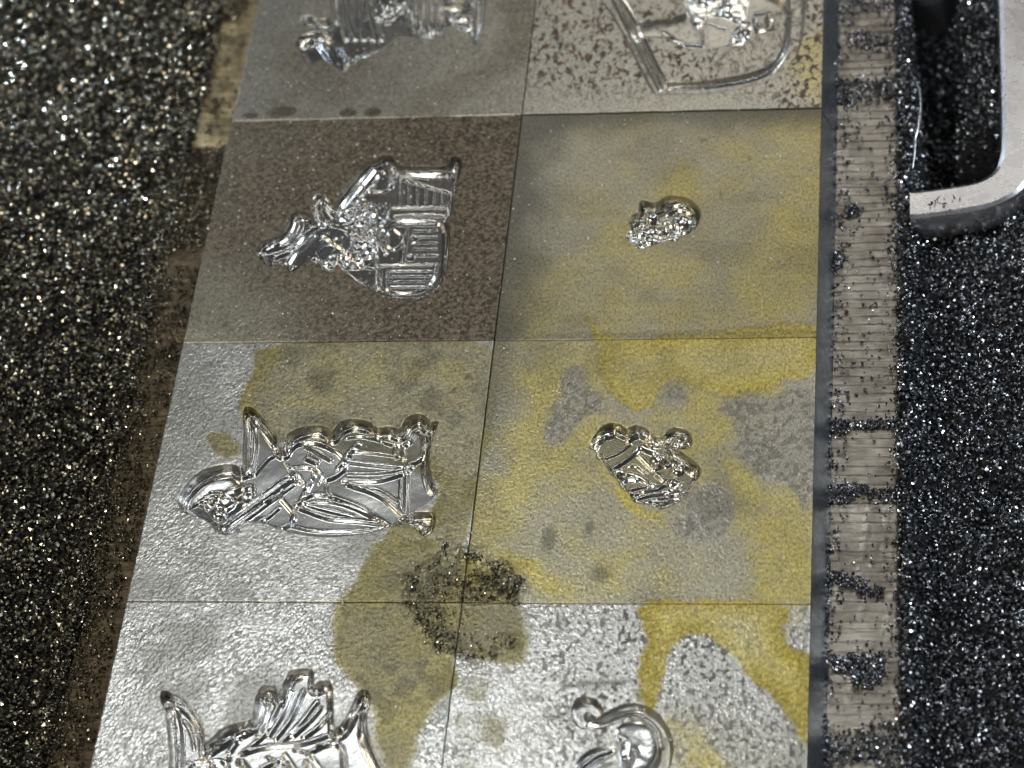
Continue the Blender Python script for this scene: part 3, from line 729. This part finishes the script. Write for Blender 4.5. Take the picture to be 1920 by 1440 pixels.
def carve(P, ops, rimmed=True):
    """height, polish and part index of every point for a list of engraving operations"""
    z = np.zeros(len(P))
    part = np.full(len(P), -1, int)
    pol = np.zeros(len(P))
    rid = np.zeros(len(P))
    for k, (kind, name, A, a, b) in enumerate(ops):
        if kind in ('pit', 'bowl', 'beads'):
            d = sdf(P, A)
            if kind == 'pit':
                w = sstep(-0.004, b, d)
                z = np.minimum(z, -a * w)
                m = d > -0.004
                t = np.abs(d - 0.034) / 0.019
                tube = np.where(t < 1, 0.5 + 0.5 * np.cos(math.pi * np.minimum(t, 1)), 0)
                if rimmed:
                    z = z + 0.022 * tube
                    rid = np.maximum(rid, tube)
                # the floor is not flat: tool passes leave it slightly rolling
                z = z + np.where(m, 0.012 * (fbm(P, 2.4, 3 + k, 2) - 0.5) * w + 0.0007 * (fbm(P, 26.0, 8 + k, 2) - 0.5) * w, 0)
            elif kind == 'bowl':
                t = np.clip(d / b, 0, 1)
                z = z - np.where(d > 0, a * (1 - (1 - t) ** 2) ** 0.5 * 1.0, 0)
                z = z + np.where(d > 0, 0.002 * (fbm(P, 18.0, 8 + k, 2) - 0.5), 0)
                m = d > 0
            else:
                wv = worley(P, 1.0 / a, 13 + k)
                hgt = b * np.sqrt(np.clip(1 - (wv / 0.62) ** 2, 0, 1)) * sstep(0, a * 0.6, d)
                z = z + hgt * (0.5 + 0.5 * vnoise(P, 9.0, k)) * (0.12 + 0.88 * sstep(0.40, 0.54, fbm(P, 5.5, 44 + k, 3)))
                m = d > 0
            pol = np.maximum(pol, sstep(-0.006, 0.012, d))
        elif kind == 'ridge':
            lo, hi = A.min(0) - 0.2, A.max(0) + 0.2
            m0 = (P[:, 0] > lo[0]) & (P[:, 0] < hi[0]) & (P[:, 1] > lo[1]) & (P[:, 1] < hi[1])
            d = np.full(len(P), 9.0)
            d[m0] = seg_dist(P[m0], A)
            t = np.clip(d / a, 0, 1)
            if b < 0:     # a groove cut from the face
                z = np.minimum(z, b * (1 - sstep(0.55, 1.0, t)) + 0.003 * (fbm(P, 14, k, 2) - 0.5) * (t < 1))
                pol = np.maximum(pol, 0.55 * sstep(1.0, 0.85, t))
            else:
                h = 0.42 * b * (0.5 + 0.5 * np.cos(math.pi * t))
                lim = 0.012 + 0.0 * z
                z = np.where(t < 1, np.minimum(z + h, np.maximum(z, -0.004)), z)
                pol = np.maximum(pol, sstep(1.0, 0.9, t))
                rid = np.maximum(rid, sstep(1.0, 0.7, t))
            m = d < a
        else:
            d = np.hypot(P[:, 0] - A[0][0], P[:, 1] - A[0][1])
            t = np.clip(d / a, 0, 1)
            z = np.where(t < 1, np.minimum(z + b * np.sqrt(1 - t * t), np.maximum(z, 0.0)), z)
            m = d < a
            pol = np.maximum(pol, sstep(1.0, 0.9, t))
            rid = np.maximum(rid, sstep(1.0, 0.7, t))
        if kind == 'beads':
            rid = np.maximum(rid, sstep(0, 0.02, d))
        part[m] = k
    return z, part, pol, rid



def islands(faces, nx):
    """edge-connected sets of grid faces (each face named by its first corner)"""
    key = {int(f[0]): i for i, f in enumerate(faces)}
    seen = np.zeros(len(faces), bool)
    out = []
    for i in range(len(faces)):
        if seen[i]:
            continue
        seen[i] = True
        stack, got = [i], []
        while stack:
            q = stack.pop()
            got.append(q)
            c = int(faces[q][0])
            for d in (1, -1, nx, -nx):
                j = key.get(c + d)
                if j is not None and not seen[j]:
                    seen[j] = True
                    stack.append(j)
        out.append(faces[got])
    return out


def build_block(row, colm, ztop, ops, label, zone, flange_mats):
    x0, y1 = (colm - 1) * BW, (1 - row) * BW      # left edge, far edge
    x1, y0 = x0 + BW, y1 - BW
    root = bpy.data.objects.new('die_block', None)
    col.objects.link(root)
    cx, cy = (x0 + x1) / 2, (y0 + y1) / 2
    root.location = (cx, cy, Z_BASE)
    root.empty_display_size = 0.5
    tag(root, label, 'die block', 'engraved steel die blocks packed in two columns')
    # fine rows only where the photograph looks
    vis0, vis1 = zone
    sx = 0.0060
    ys = np.concatenate([np.arange(y0 + GAP + BEV, vis0, 0.05), np.arange(max(y0 + GAP + BEV, vis0), min(y1 - GAP - BEV, vis1), 0.0078), np.arange(vis1, y1 - GAP - BEV, 0.05)])
    ys = np.unique(np.round(np.append(ys, y1 - GAP - BEV), 5))
    xs = np.arange(x0 + GAP + BEV, x1 - GAP - BEV + 0.5 * sx, sx)
    xs[-1] = x1 - GAP - BEV
    xs = np.concatenate([[x0 + GAP, x0 + GAP + BEV * 0.35], xs, [x1 - GAP - BEV * 0.35, x1 - GAP]])
    ys = np.concatenate([[y0 + GAP, y0 + GAP + BEV * 0.35], ys, [y1 - GAP - BEV * 0.35, y1 - GAP]])
    nx, ny = len(xs), len(ys)
    X, Y = np.meshgrid(xs, ys)
    P = np.stack([X.ravel(), Y.ravel()], 1)
    z, part, pol, rid = carve(P, ops, (row, colm) != (0, 1))
    yellow, khaki, brown, pits, grime_shade = stain_shade_fields(P, row, colm)
    if (row, colm) == (0, 1):
        pol = pol * (0.5 + 0.5 * rid)      # the badge is duller than the other cuts
    z += 0.0045 * (fbm(P, 1.3, 2 + row, 3) - 0.5) 
    # pebbly spark-eroded skin, coarser in some places
    peb = 0.55 * (fbm(P * [1.0, 0.72], 60.0, 17 + row * 2 + colm, 1) - 0.5) + 0.75 * (vnoise(P * [1.0, 0.8], 110.0, 3 + row) - 0.5) + 0.2 * (vnoise(P * [1.0, 0.8], 33.0, 4 + row) - 0.5) * vnoise(P, 3.0, 8)
    coarse = 0.25 + 1.1 * sstep(0.40, 0.64, fbm(P, 2.0, 23 + row + 5 * colm, 4))
    film_ = np.maximum(khaki, np.maximum(yellow * 0.7, brown))
    amp = {(0, 0): 0.0010, (0, 1): 0.0012, (1, 0): 0.0016, (1, 1): 0.0010, (2, 0): 0.0021, (2, 1): 0.0014, (3, 0): 0.0034, (3, 1): 0.0036}[(row, colm)]
    amp = amp * (1 - 0.72 * film_)
    if (row, colm) in ((2, 1), (1, 1)):
        for A in GREYPATCH:
            amp = amp + 0.0030 * sstep(-0.05, 0.08, sdf(P, A) + 0.2 * (fbm(P, 3.0, 61, 3) - 0.5)) * (0.4 + 0.9 * sstep(0.4, 0.6, fbm(P, 4.0, 62, 2)))
    z += amp * coarse * peb * (1 - pol)
    if row >= 2:
        lump = np.sqrt(np.clip(1 - (worley(P, 26.0, 5) / 0.7) ** 2, 0, 1))
        cm = np.zeros(len(P))
        for q, _ in CRUMBS[:-1]:
            cm = np.maximum(cm, sstep(-0.05, 0.05, sdf(P, unpx(q)) + 0.06 * (fbm(P, 7.0, 4, 3) - 0.5)))
        z += 0.016 * lump * cm * (0.4 + 0.9 * vnoise(P, 11.0, 2))

    # worn, slightly rounded rim
    ed = np.minimum(np.minimum(P[:, 0] - x0 - GAP, x1 - GAP - P[:, 0]), np.minimum(P[:, 1] - y0 - GAP, y1 - GAP - P[:, 1]))
    nick = 0.6 + 1.1 * vnoise(P, 9.0, 3) ** 2
    t = np.clip(1 - ed / (BEV * nick), 0, 1)
    z -= BEV * (1 - np.sqrt(np.clip(1 - t * t, 0, 1)))
    Z = z.reshape(ny, nx)
    gy, gx = np.gradient(Z, ys, xs)
    nrm = np.stack([-gx.ravel(), -gy.ravel(), np.ones(nx * ny)], 1)
    nrm /= np.linalg.norm(nrm, axis=1)[:, None]
    V = np.stack([P[:, 0] - cx, P[:, 1] - cy, z + ztop - Z_BASE], 1)
    film = np.stack([yellow, khaki, brown, np.ones(len(P))], 1)
    wear_shade = np.stack([pits * (1 - pol), grime_shade * (1 - pol), pol, rid], 1)
    idx = np.arange(nx * ny).reshape(ny, nx)
    Q = np.stack([idx[:-1, :-1], idx[:-1, 1:], idx[1:, 1:], idx[1:, :-1]], -1).reshape(-1, 4)
    fpart = np.max(part[Q], axis=1)
    # faces by part: the part seen at the face's first corner wins unless it is bare
    groups = {-1: Q[fpart < 0]}
    for k in range(len(ops)):
        groups[k] = Q[fpart == k]

    def piece(name, faces, parent):
        u, inv = np.unique(faces, return_inverse=True)
        return raw_mesh(name, V[u], inv.reshape(-1, 4), True, M_DIE, parent, {'film': film[u], 'wear_shade': wear_shade[u]}, nrm[u])

    piece('block_face', groups[-1], root)
    # slivers of a line cut off by a crossing one go back to the floor
    for k, op in enumerate(ops):
        if op[1] != 'engraving' and op[0] not in ('beads', 'bowl') and len(groups[k]):
            big, small = [], []
            for isl in islands(groups[k], nx):
                (big if len(isl) >= 14 else small).append(isl)
            e = next((q for q, o_ in enumerate(ops) if o_[1] == 'engraving'), -1)
            groups[k] = np.vstack(big) if big else np.zeros((0, 4), int)
            if small and e >= 0:
                groups[e] = np.vstack([groups[e]] + small)
            elif small:
                groups[k] = np.vstack([groups[k]] + small)
    eng = None
    for k, op in enumerate(ops):
        if op[1] == 'engraving' and len(groups[k]):
            eng = piece('engraving', groups[k], root)
    for k, op in enumerate(ops):
        if op[1] == 'engraving' or not len(groups[k]):
            continue
        if eng is None:
            eng = piece('engraving', groups[k], root)
            continue
        if op[0] in ('beads', 'bowl'):
            o = piece(op[1], groups[k], eng)
            if op[0] == 'beads':
                o['kind'] = 'stuff'
            continue
        for isl in islands(groups[k], nx):
            piece(op[1], isl, eng)
    # ---- body below the rim
    zt = ztop - BEV - Z_BASE
    a0, a1, b0, b1 = x0 + GAP - cx, x1 - GAP - cx, y0 + GAP - cy, y1 - GAP - cy
    V = np.array([(a0, b0, 0), (a1, b0, 0), (a1, b1, 0), (a0, b1, 0), (a0, b0, zt), (a1, b0, zt), (a1, b1, zt), (a0, b1, zt)])
    F = np.array([(0, 1, 5, 4), (1, 2, 6, 5), (2, 3, 7, 6), (3, 0, 4, 7), (3, 2, 1, 0)])
    raw_mesh('block_body', V, F, False, M_WALL, root)
    # ---- the stepped flange on the outer side
    zf = Z_FLANGE - Z_BASE
    yy = np.arange(b0, b1, 0.0075)
    yy[-1] = b1
    if colm == 1:
        # sloping ground side, then the machined ledge
        cx0, cx1 = x1 - GAP - cx, 2.615 - cx
        Vs, n = [], 9
        yb = np.linspace(b0, b1, 60)
        for y in yb:
            for q in range(n):
                s = q / (n - 1)
                Vs.append((cx0 + 0.001 + (cx1 - cx0) * s, y, zt - 0.004 + (zf - zt) * (s ** 0.8)))
        idx = np.arange(len(Vs)).reshape(len(yb), n)
        Q = np.stack([idx[:-1, :-1], idx[:-1, 1:], idx[1:, 1:], idx[1:, :-1]], -1).reshape(-1, 4)
        raw_mesh('sloped_side', np.array(Vs), Q, True, M_WALL, root)
        lx0, lx1 = cx1, 3.13 - cx + 0.012 * (row % 2)
    else:
        lx0, lx1 = -2.94 - cx + 0.01 * (row % 2), x0 + GAP - cx - 0.001
    xx = np.linspace(lx0, lx1, 26)
    X, Y = np.meshgrid(xx, yy)
    G = np.stack([X.ravel() + cx, Y.ravel() + cy], 1)
    per = 0.088
    ph = (G[:, 1] / per + 0.25 * (fbm(G, 0.8, 5, 2) - 0.5)) % 1.0
    lift = 0.55 + 0.9 * vnoise(G * [3.0, 1.0], 3.0, 21)
    zz = zf + 0.0048 * lift * np.where(ph < 0.78, ph / 0.78, (1 - ph) / 0.22) + 0.005 * (fbm(G, 9.0, 6, 3) - 0.5) + 0.002 * (fbm(G * [0.3, 1], 50.0, 6, 2) - 0.5)
    # cross scratches
    for q in range(9):
        gx0 = (lx0 + (lx1 - lx0) * random.random()) + cx
        gy0 = y0 + BW * random.random()
        L = 0.25 + 0.5 * random.random()
        A = np.array([(gx0, gy0), (gx0 - 0.06 - 0.05 * random.random(), gy0 - L)])
        d = seg_dist(G, A)
        zz = zz + 0.008 * np.clip(1 - d / 0.014, 0, 1)
    edge = np.minimum(G[:, 0] - lx0 - cx, lx1 + cx - G[:, 0]) if colm == 0 else (lx1 + cx - G[:, 0])
    zz = zz - 0.02 * np.clip(1 - edge / 0.02, 0, 1) ** 2
    V = np.stack([X.ravel(), Y.ravel(), zz], 1)
    idx = np.arange(len(V)).reshape(len(yy), len(xx))
    Q = np.stack([idx[:-1, :-1], idx[:-1, 1:], idx[1:, 1:], idx[1:, :-1]], -1).reshape(-1, 4)
    # outer wall of the ledge
    ox = lx1 if colm == 1 else lx0
    k0 = len(V)
    oi = idx[:, -1] if colm == 1 else idx[:, 0]
    W = np.stack([np.full(len(yy), ox), yy, np.zeros(len(yy))], 1)
    V = np.vstack([V, W])
    bi = k0 + np.arange(len(yy))
    Qw = np.stack([oi[:-1], bi[:-1], bi[1:], oi[1:]], 1) if colm == 1 else np.stack([oi[:-1], oi[1:], bi[1:], bi[:-1]], 1)
    raw_mesh('side_flange', V, np.vstack([Q, Qw]), True, flange_mats, root)
    return root


blocks = [
    (0, 0, 0.008, D_COIL, 'greyish brown die block engraved with a ribbed coil shape, brown spots along its near edge', (0, 1.75), M_FLANGE_GOLD),
    (0, 1, 0.014, D_BADGE, 'pale die block peppered with rust specks, engraved with a rounded badge outline', (0, 1.75), M_FLANGE),
    (1, 0, 0.010, D_ROBE, 'rusty brown die block engraved with a robed figure full of bead sparkles', (-2.5, 0), M_FLANGE_OLD),
    (1, 1, 0.000, D_CHARM, 'khaki die block with only a tiny knobbly charm engraved at its middle', (-2.5, 0), M_FLANGE),
    (2, 0, 0.009, D_WING, 'grey and olive die block engraved with a winged hooded figure carrying a staff', (-5, -2.5), M_FLANGE_OLD),
    (2, 1, 0.000, D_BEARD, 'yellow stained die block engraved with a small bearded head in a cap', (-5, -2.5), M_FLANGE),
    (3, 0, 0.005, D_CREST, 'bright silvery die block engraved with a horned crest above a ribbed fan', (-6.9, -5), M_FLANGE_OLD),
    (3, 1, 0.002, D_SCROLL, 'silvery die block with mustard stains, engraved with a curling scroll tail', (-6.9, -5), M_FLANGE),
]
for row, colm, zt, ops, label, zone, fm in blocks:
    build_block(row, colm, zt, [to_world(o) for o in ops], label, zone, fm)


# ================================================================== filings
def shard_templates(n=14):
    """convex little chips, 20 triangles each"""
    g = (1 + 5 ** 0.5) / 2
    v = np.array([(-1, g, 0), (1, g, 0), (-1, -g, 0), (1, -g, 0), (0, -1, g), (0, 1, g), (0, -1, -g), (0, 1, -g), (g, 0, -1), (g, 0, 1), (-g, 0, -1), (-g, 0, 1)], float)
    v /= np.linalg.norm(v[0])
    f = np.array([(0, 11, 5), (0, 5, 1), (0, 1, 7), (0, 7, 10), (0, 10, 11), (1, 5, 9), (5, 11, 4), (11, 10, 2), (10, 7, 6), (7, 1, 8), (3, 9, 4), (3, 4, 2), (3, 2, 6), (3, 6, 8), (3, 8, 9), (4, 9, 5), (2, 4, 11), (6, 2, 10), (8, 6, 7), (9, 8, 1)])
    out = []
    for k in range(n):
        w = v * rng.uniform(0.72, 1.18, (12, 1))
        w *= [1.0, rng.uniform(0.6, 0.95), rng.uniform(0.35, 0.8)]
        out.append(w)
    return out, f


TEMPL, TF = shard_templates()


def rand_rot(n):
    q = rng.normal(size=(n, 4))
    q /= np.linalg.norm(q, axis=1)[:, None]
    w, x, y, z = q.T
    return np.stack([1 - 2 * (y * y + z * z), 2 * (x * y - w * z), 2 * (x * z + w * y), 2 * (x * y + w * z), 1 - 2 * (x * x + z * z), 2 * (y * z - w * x), 2 * (x * z - w * y), 2 * (y * z + w * x), 1 - 2 * (x * x + y * y)], 1).reshape(n, 3, 3)


def grains(name, P, size, mat, bright=0.12):
    """P (n,3) centres, size (n,) radii -> one mesh"""
    n = len(P)
    T = np.stack(TEMPL)[rng.integers(0, len(TEMPL), n)]
    R = rand_rot(n)
    V = np.einsum('nij,nkj->nki', R, T * size[:, None, None]) + P[:, None, :]
    F = TF[None] + (np.arange(n) * 12)[:, None, None]
    tone = rng.beta(1.0, 3.4, n)
    tone[rng.random(n) < bright] = 1.0
    return raw_mesh(name, V.reshape(-1, 3), F.reshape(-1, 3), False, mat, None, {'tone': np.repeat(tone, 12)})


def bed_left(P):
    h = -0.42 + 0.11 * (fbm(P, 0.9, 71, 4) - 0.5) * 2 + 0.10 * (fbm(P, 3.0, 72, 3) - 0.5) * 2
    return h + 0.13 * sstep(-3.25, -2.95, P[:, 0])


RING_Z = -0.12            # top of the steel ring
ring_in = unpx([(1715, 350), (1850, 330), (1872, 290), (1880, 0)], RING_Z)


def bed_right(P):
    h = -0.42 + 0.09 * (fbm(P, 0.9, 81, 4) - 0.5) * 2 + 0.08 * (fbm(P, 3.0, 82, 3) - 0.5) * 2
    h = h + 0.24 * sstep(3.40, 3.16, P[:, 0] + 0.12 * (fbm(P, 2.0, 83, 2) - 0.5))
    # the hollow inside the ring
    w = sstep(-0.62, -0.35, P[:, 1]) * sstep(3.26, 3.42, P[:, 0] + 0.10 * (fbm(P, 2.3, 84, 3) - 0.5) * 2 + 0.05 * P[:, 1])
    deep = 0.85 * w * np.maximum(sstep(3.72, 3.52, P[:, 0] + 0.12 * (fbm(P, 2.1, 85, 2) - 0.5)), sstep(0.35, -0.05, P[:, 1] + 0.25 * (fbm(P, 2.0, 86, 3) - 0.5)) * 0.9)
    return h - deep - 0.12 * w


def sheet(name, fx, x0, x1, y0, y1, drop, label):
    xs, ys = np.linspace(x0, x1, 90), np.linspace(y0, y1, 240)
    X, Y = np.meshgrid(xs, ys)
    P = np.stack([X.ravel(), Y.ravel()], 1)
    V = np.column_stack([P, fx(P) - drop])
    idx = np.arange(len(V)).reshape(len(ys), len(xs))
    Q = np.stack([idx[:-1, :-1], idx[:-1, 1:], idx[1:, 1:], idx[1:, :-1]], -1).reshape(-1, 4)
    return tag(raw_mesh(name, V, Q, True, M_BED), label, 'filings bed', kind='structure')


def scatter(fx, x0, x1, y0, y1, step, layers, lo, hi, lift=0.0):
    out, sz = [], []
    for k in range(layers):
        gx, gy = np.meshgrid(np.arange(x0, x1, step), np.arange(y0, y1, step * 1.05))
        P = np.stack([gx.ravel(), gy.ravel()], 1) + rng.uniform(-0.7, 0.7, (gx.size, 2)) * step
        s = lo + (hi - lo) * rng.beta(1.4, 2.6, len(P))
        z = fx(P) - k * step * 0.55 + rng.normal(0, 0.010, len(P)) + lift
        out.append(np.column_stack([P, z]))
        sz.append(s)
    return np.vstack(out), np.concatenate(sz)


ground = raw_mesh('table', np.array([(-40, -40, Z_BASE - 0.01), (40, -40, Z_BASE - 0.01), (40, 40, Z_BASE - 0.01), (-40, 40, Z_BASE - 0.01)], float), np.array([(0, 1, 2, 3)]), False, M_BED)
tag(ground, 'dark oily table under the die blocks', 'table', kind='structure')
sheet('grit_floor', bed_left, -6.4, -2.945, -7.4, 2.9, 0.03, 'dark grit under the filings left of the die blocks')
sheet('grit_floor', bed_right, 3.145, 5.4, -7.4, 2.9, 0.03, 'dark grit under the filings right of the die blocks')
P, s = scatter(bed_left, -5.6, -2.93, -6.9, 2.4, 0.038, 2, 0.016, 0.042)
tag(grains('metal_filings', P, s, M_GRAIN, 0.10), 'glittering steel filings heaped left of the die blocks', 'filings', kind='stuff')
P, s = scatter(bed_right, 3.14, 4.6, -6.9, 2.4, 0.036, 2, 0.014, 0.035)
tag(grains('metal_filings', P, s, M_DUST, 0.08), 'dark bluish steel filings heaped right of the die blocks', 'filings', kind='stuff')


# ---- curled slivers lying among the filings on the right
def slivers(n):
    Vs, Fs, tn = [], [], []
    k0 = 0
    for i in range(n):
        x, y = rng.uniform(3.05, 4.5), rng.uniform(-6.8, 2.2)
        z = float(bed_right(np.array([[x, y]]))[0]) + 0.02
        r = rng.uniform(0.02, 0.05)
        a0, a1 = rng.uniform(0, 6.28), rng.uniform(1.2, 4.6)
        w = rng.uniform(0.005, 0.011)
        R = rand_rot(1)[0]
        m = 8
        for j in range(m):
            a = a0 + a1 * j / (m - 1)
            for sgn in (-1, 1):
                p = R @ np.array([r * math.cos(a), r * math.sin(a), sgn * w])
                Vs.append(p + (x, y, z))
                tn.append(0.9)
        for j in range(m - 1):
            Fs.append((k0 + 2 * j, k0 + 2 * j + 1, k0 + 2 * j + 3, k0 + 2 * j + 2))
        k0 += 2 * m
    o = raw_mesh('metal_slivers', np.array(Vs), np.array(Fs), True, M_DUST, None, {'tone': np.array(tn)})
    md = o.modifiers.new('thickness', 'SOLIDIFY')
    md.thickness = 0.003
    return tag(o, 'tiny curled steel slivers strewn over the right hand filings', 'slivers', kind='stuff')


slivers(420)


# ---- chips lying on the ledges and in the gutter beside the blocks
def cover(poly_px, n, z, lo, hi, jit=0.012):
    A = unpx(poly_px, z)
    lo_, hi_ = A.min(0), A.max(0)
    P = rng.uniform(lo_, hi_, (n * 3, 2))
    d = sdf(P, A)
    P = P[(d + 0.16 * (fbm(P, 6.0, 19, 3) - 0.5)) > 0][:n]
    return np.column_stack([P, z + np.abs(rng.normal(0, jit, len(P))) + 0.008]), lo + (hi - lo) * rng.beta(1.3, 2.8, len(P))


pp, ss = [], []
ZR = Z_FLANGE + 0.006
for q, n in [
    ([(1556, -10), (1690, -10), (1690, 12), (1640, 28), (1560, 30)], 200),
    ([(1585, 57), (1640, 62), (1688, 70), (1684, 95), (1590, 93)], 190),
    ([(1568, 150), (1690, 150), (1690, 185), (1600, 200), (1568, 192)], 420),
    ([(1548, 0), (1574, 0), (1572, 240), (1545, 240)], 330),
    ([(1543, 240), (1566, 240), (1562, 480), (1540, 480)], 330),
    ([(1570, 385), (1600, 380), (1616, 400), (1590, 415)], 90),
    ([(1536, 470), (1580, 478), (1585, 505), (1560, 520), (1536, 520)], 170),
    ([(1538, 520), (1556, 520), (1552, 790), (1534, 790)], 170),
    ([(1534, 788), (1600, 792), (1690, 788), (1690, 808), (1610, 806), (1534, 815)], 330),
    ([(1534, 815), (1556, 815), (1554, 905), (1532, 905)], 130),
    ([(1532, 915), (1600, 905), (1692, 912), (1692, 945), (1600, 940), (1532, 948)], 420),
    ([(1530, 945), (1553, 945), (1550, 1440), (1524, 1440)], 800),
    ([(1555, 1075), (1620, 1080), (1660, 1110), (1640, 1125), (1600, 1108), (1550, 1120)], 260),
    ([(1555, 1235), (1600, 1225), (1655, 1230), (1660, 1265), (1630, 1292), (1590, 1270)], 520),
    ([(1540, 1365), (1620, 1355), (1700, 1360), (1700, 1440), (1540, 1440)], 380),
    ([(1530, 1400), (1620, 1380), (1700, 1390), (1700, 1440), (1520, 1440)], 200),
    ([(1676, 0), (1692, 0), (1696, 1440), (1684, 1440)], 420),
    ([(1560, 0), (1690, 0), (1692, 1440), (1540, 1440)], 650),
    ([(1660, 0), (1692, 0), (1698, 1440), (1668, 1440)], 420),
    ([(1545, 0), (1600, 0), (1575, 1440), (1524, 1440)], 600),
]:
    P, s = cover(q, n, ZR, 0.009, 0.024)
    pp.append(P)
    ss.append(s)
tag(grains('ledge_chips', np.vstack(pp), np.concatenate(ss), M_DUST, 0.09), 'dark chips gathered in bands on the right ledge of the die blocks', 'chips', kind='stuff')
pp, ss = [], []
for q, n in [
    ([(405, -10), (470, -10), (462, 25), (400, 60), (395, 30)], 330),
    ([(398, 60), (420, 60), (400, 150), (372, 230), (362, 215)], 130),
    ([(352, 285), (430, 270), (415, 340), (340, 355)], 420),
    ([(325, 340), (415, 335), (392, 465), (300, 470)], 900),
    ([(280, 520), (375, 500), (345, 660), (240, 690)], 380),
    ([(240, 650), (345, 640), (265, 960), (190, 960)], 600),
    ([(190, 940), (275, 930), (230, 1130), (140, 1150)], 500),
    ([(140, 1120), (232, 1110), (160, 1460), (60, 1460)], 700),
    ([(300, 300), (425, 200), (165, 1440), (80, 1440)], 600),
    ([(355, 230), (372, 230), (225, 960), (110, 1440), (40, 1440), (180, 960)], 1500),
    ([(400, 190), (415, 190), (410, 215), (395, 215)], 40),
    ([(400, 40), (470, 30), (440, 250), (365, 260)], 160),
]:
    P, s = cover(q, n, ZR, 0.008, 0.021)
    pp.append(P)
    ss.append(s)
tag(grains('ledge_chips', np.vstack(pp), np.concatenate(ss), M_GRAIN, 0.07), 'brownish chips covering the left ledge of the die blocks', 'chips', kind='stuff')

# ---- crumbs stuck in the oily blotch where four blocks meet
pp, ss = [], []
for q, n in CRUMBS:
    P, s = cover(q, int(n * 0.42), 0.010, 0.004, 0.021, 0.008)
    pp.append(P)
    ss.append(s)
tag(grains('oily_crumbs', np.vstack(pp), np.concatenate(ss), M_GRAIN, 0.10), 'dark glinting crumbs stuck in the olive blotch where four blocks meet', 'crumbs', kind='stuff')

# ---- bright dust all over the block tops
n = 2400
P = np.column_stack([rng.uniform(-2.5, 2.5, n), rng.uniform(-6.6, 1.6, n), np.zeros(n)])
P[:, 2] = 0.030 + np.where(P[:, 0] > 0, -0.015, 0.0)
keep = rng.random(n) < np.where(P[:, 0] < -0.6, 1.0, 0.45)
P = P[keep]
s = 0.0045 + 0.010 * rng.beta(1.2, 4, len(P))
tag(grains('metal_dust', P, s, M_SPECK, 0.75), 'bright steel dust sprinkled over the tops of the die blocks', 'dust', kind='stuff')

# ================================================================== steel ring beside the blocks
path = unpx([(1706, 382), (1730, 381), (1800, 371), (1850, 360), (1888, 338), (1908, 305), (1914, 250), (1910, 100), (1905, -60)], RING_Z)
path = smooth_line(path, 8)
tg = np.gradient(path, axis=0)
tg /= np.linalg.norm(tg, axis=1)[:, None]
nr = np.stack([-tg[:, 1], tg[:, 0]], 1)
hw, hh = 0.16, 0.25
prof = [(-hw, -hh), (hw, -hh), (hw, -0.05), (hw - 0.012, -0.016), (hw - 0.045, 0), (-hw + 0.045, 0), (-hw + 0.012, -0.016), (-hw, -0.05)]
V = []
for p, q in zip(path, nr):
    for a, z in prof:
        V.append((p[0] + q[0] * a, p[1] + q[1] * a, RING_Z + z))
m = len(prof)
F = []
for i in range(len(path) - 1):
    for j in range(m):
        a, b = i * m + j, i * m + (j + 1) % m
        F.append((a, b, b + m, a + m))
F.append((0, 3, 4, 7))
F.append((0, 1, 2, 3))
F.append((4, 5, 6, 7))
V, F = np.array(V), np.array(F)
root = bpy.data.objects.new('steel_ring', None)
col.objects.link(root)
c0 = V.mean(0)
root.location = (c0[0], c0[1], RING_Z - hh)
tag(root, 'bright rounded steel ring lying in the filings beyond the right ledge', 'ring')
bar = raw_mesh('ring_bar', V - np.array(root.location), F, True, M_CHROME, root)
try:
    bar.data.set_sharp_from_angle(angle=math.radians(24))
except Exception:
    pass
# dark smear scratched into its top
sm = unpx([(1745, 385), (1760, 378), (1775, 388), (1795, 372)], RING_Z)
P = np.vstack([sm[i % 4] + rng.normal(0, 0.02, 2) for i in range(40)])
tag(grains('ring_crumbs', np.column_stack([P, np.full(40, RING_Z + 0.004)]), np.full(40, 0.008), M_BED), 'few dark crumbs on the flat top of the steel ring', 'crumbs', kind='stuff')

# ================================================================== the long curl of swarf at the ledge edge
pts = unpx([(1719, 158), (1724, 172), (1727, 200), (1725, 230), (1720, 255), (1716, 268), (1715, 290), (1711, 318)], -0.2)
pts = smooth_line(pts, 4)
zc = -0.20 + 0.05 * np.sin(np.linspace(0.2, 3.0, len(pts)))
P3 = np.column_stack([pts, zc])
V, F = [], []
for i, p in enumerate(P3):
    t = P3[min(i + 1, len(P3) - 1)] - P3[max(i - 1, 0)]
    t /= np.linalg.norm(t)
    a = np.cross(t, (0, 0, 1.0))
    a /= np.linalg.norm(a)
    b = np.cross(a, t)
    r = 0.013 * (0.75 + 0.5 * math.sin(3.1 * i / len(P3)))
    for k in range(8):
        c, q = math.cos(k * math.pi / 4), math.sin(k * math.pi / 4)
        V.append(p + a * r * c * 0.8 + b * r * q * 1.3)
for i in range(len(P3) - 1):
    for k in range(8):
        F.append((i * 8 + k, i * 8 + (k + 1) % 8, i * 8 + 8 + (k + 1) % 8, i * 8 + 8 + k))
o = raw_mesh('steel_curl', np.array(V), np.array(F), True, M_CURL)
tag(o, 'thin bright curl of swarf standing between the right ledge and the steel ring', 'swarf curl')
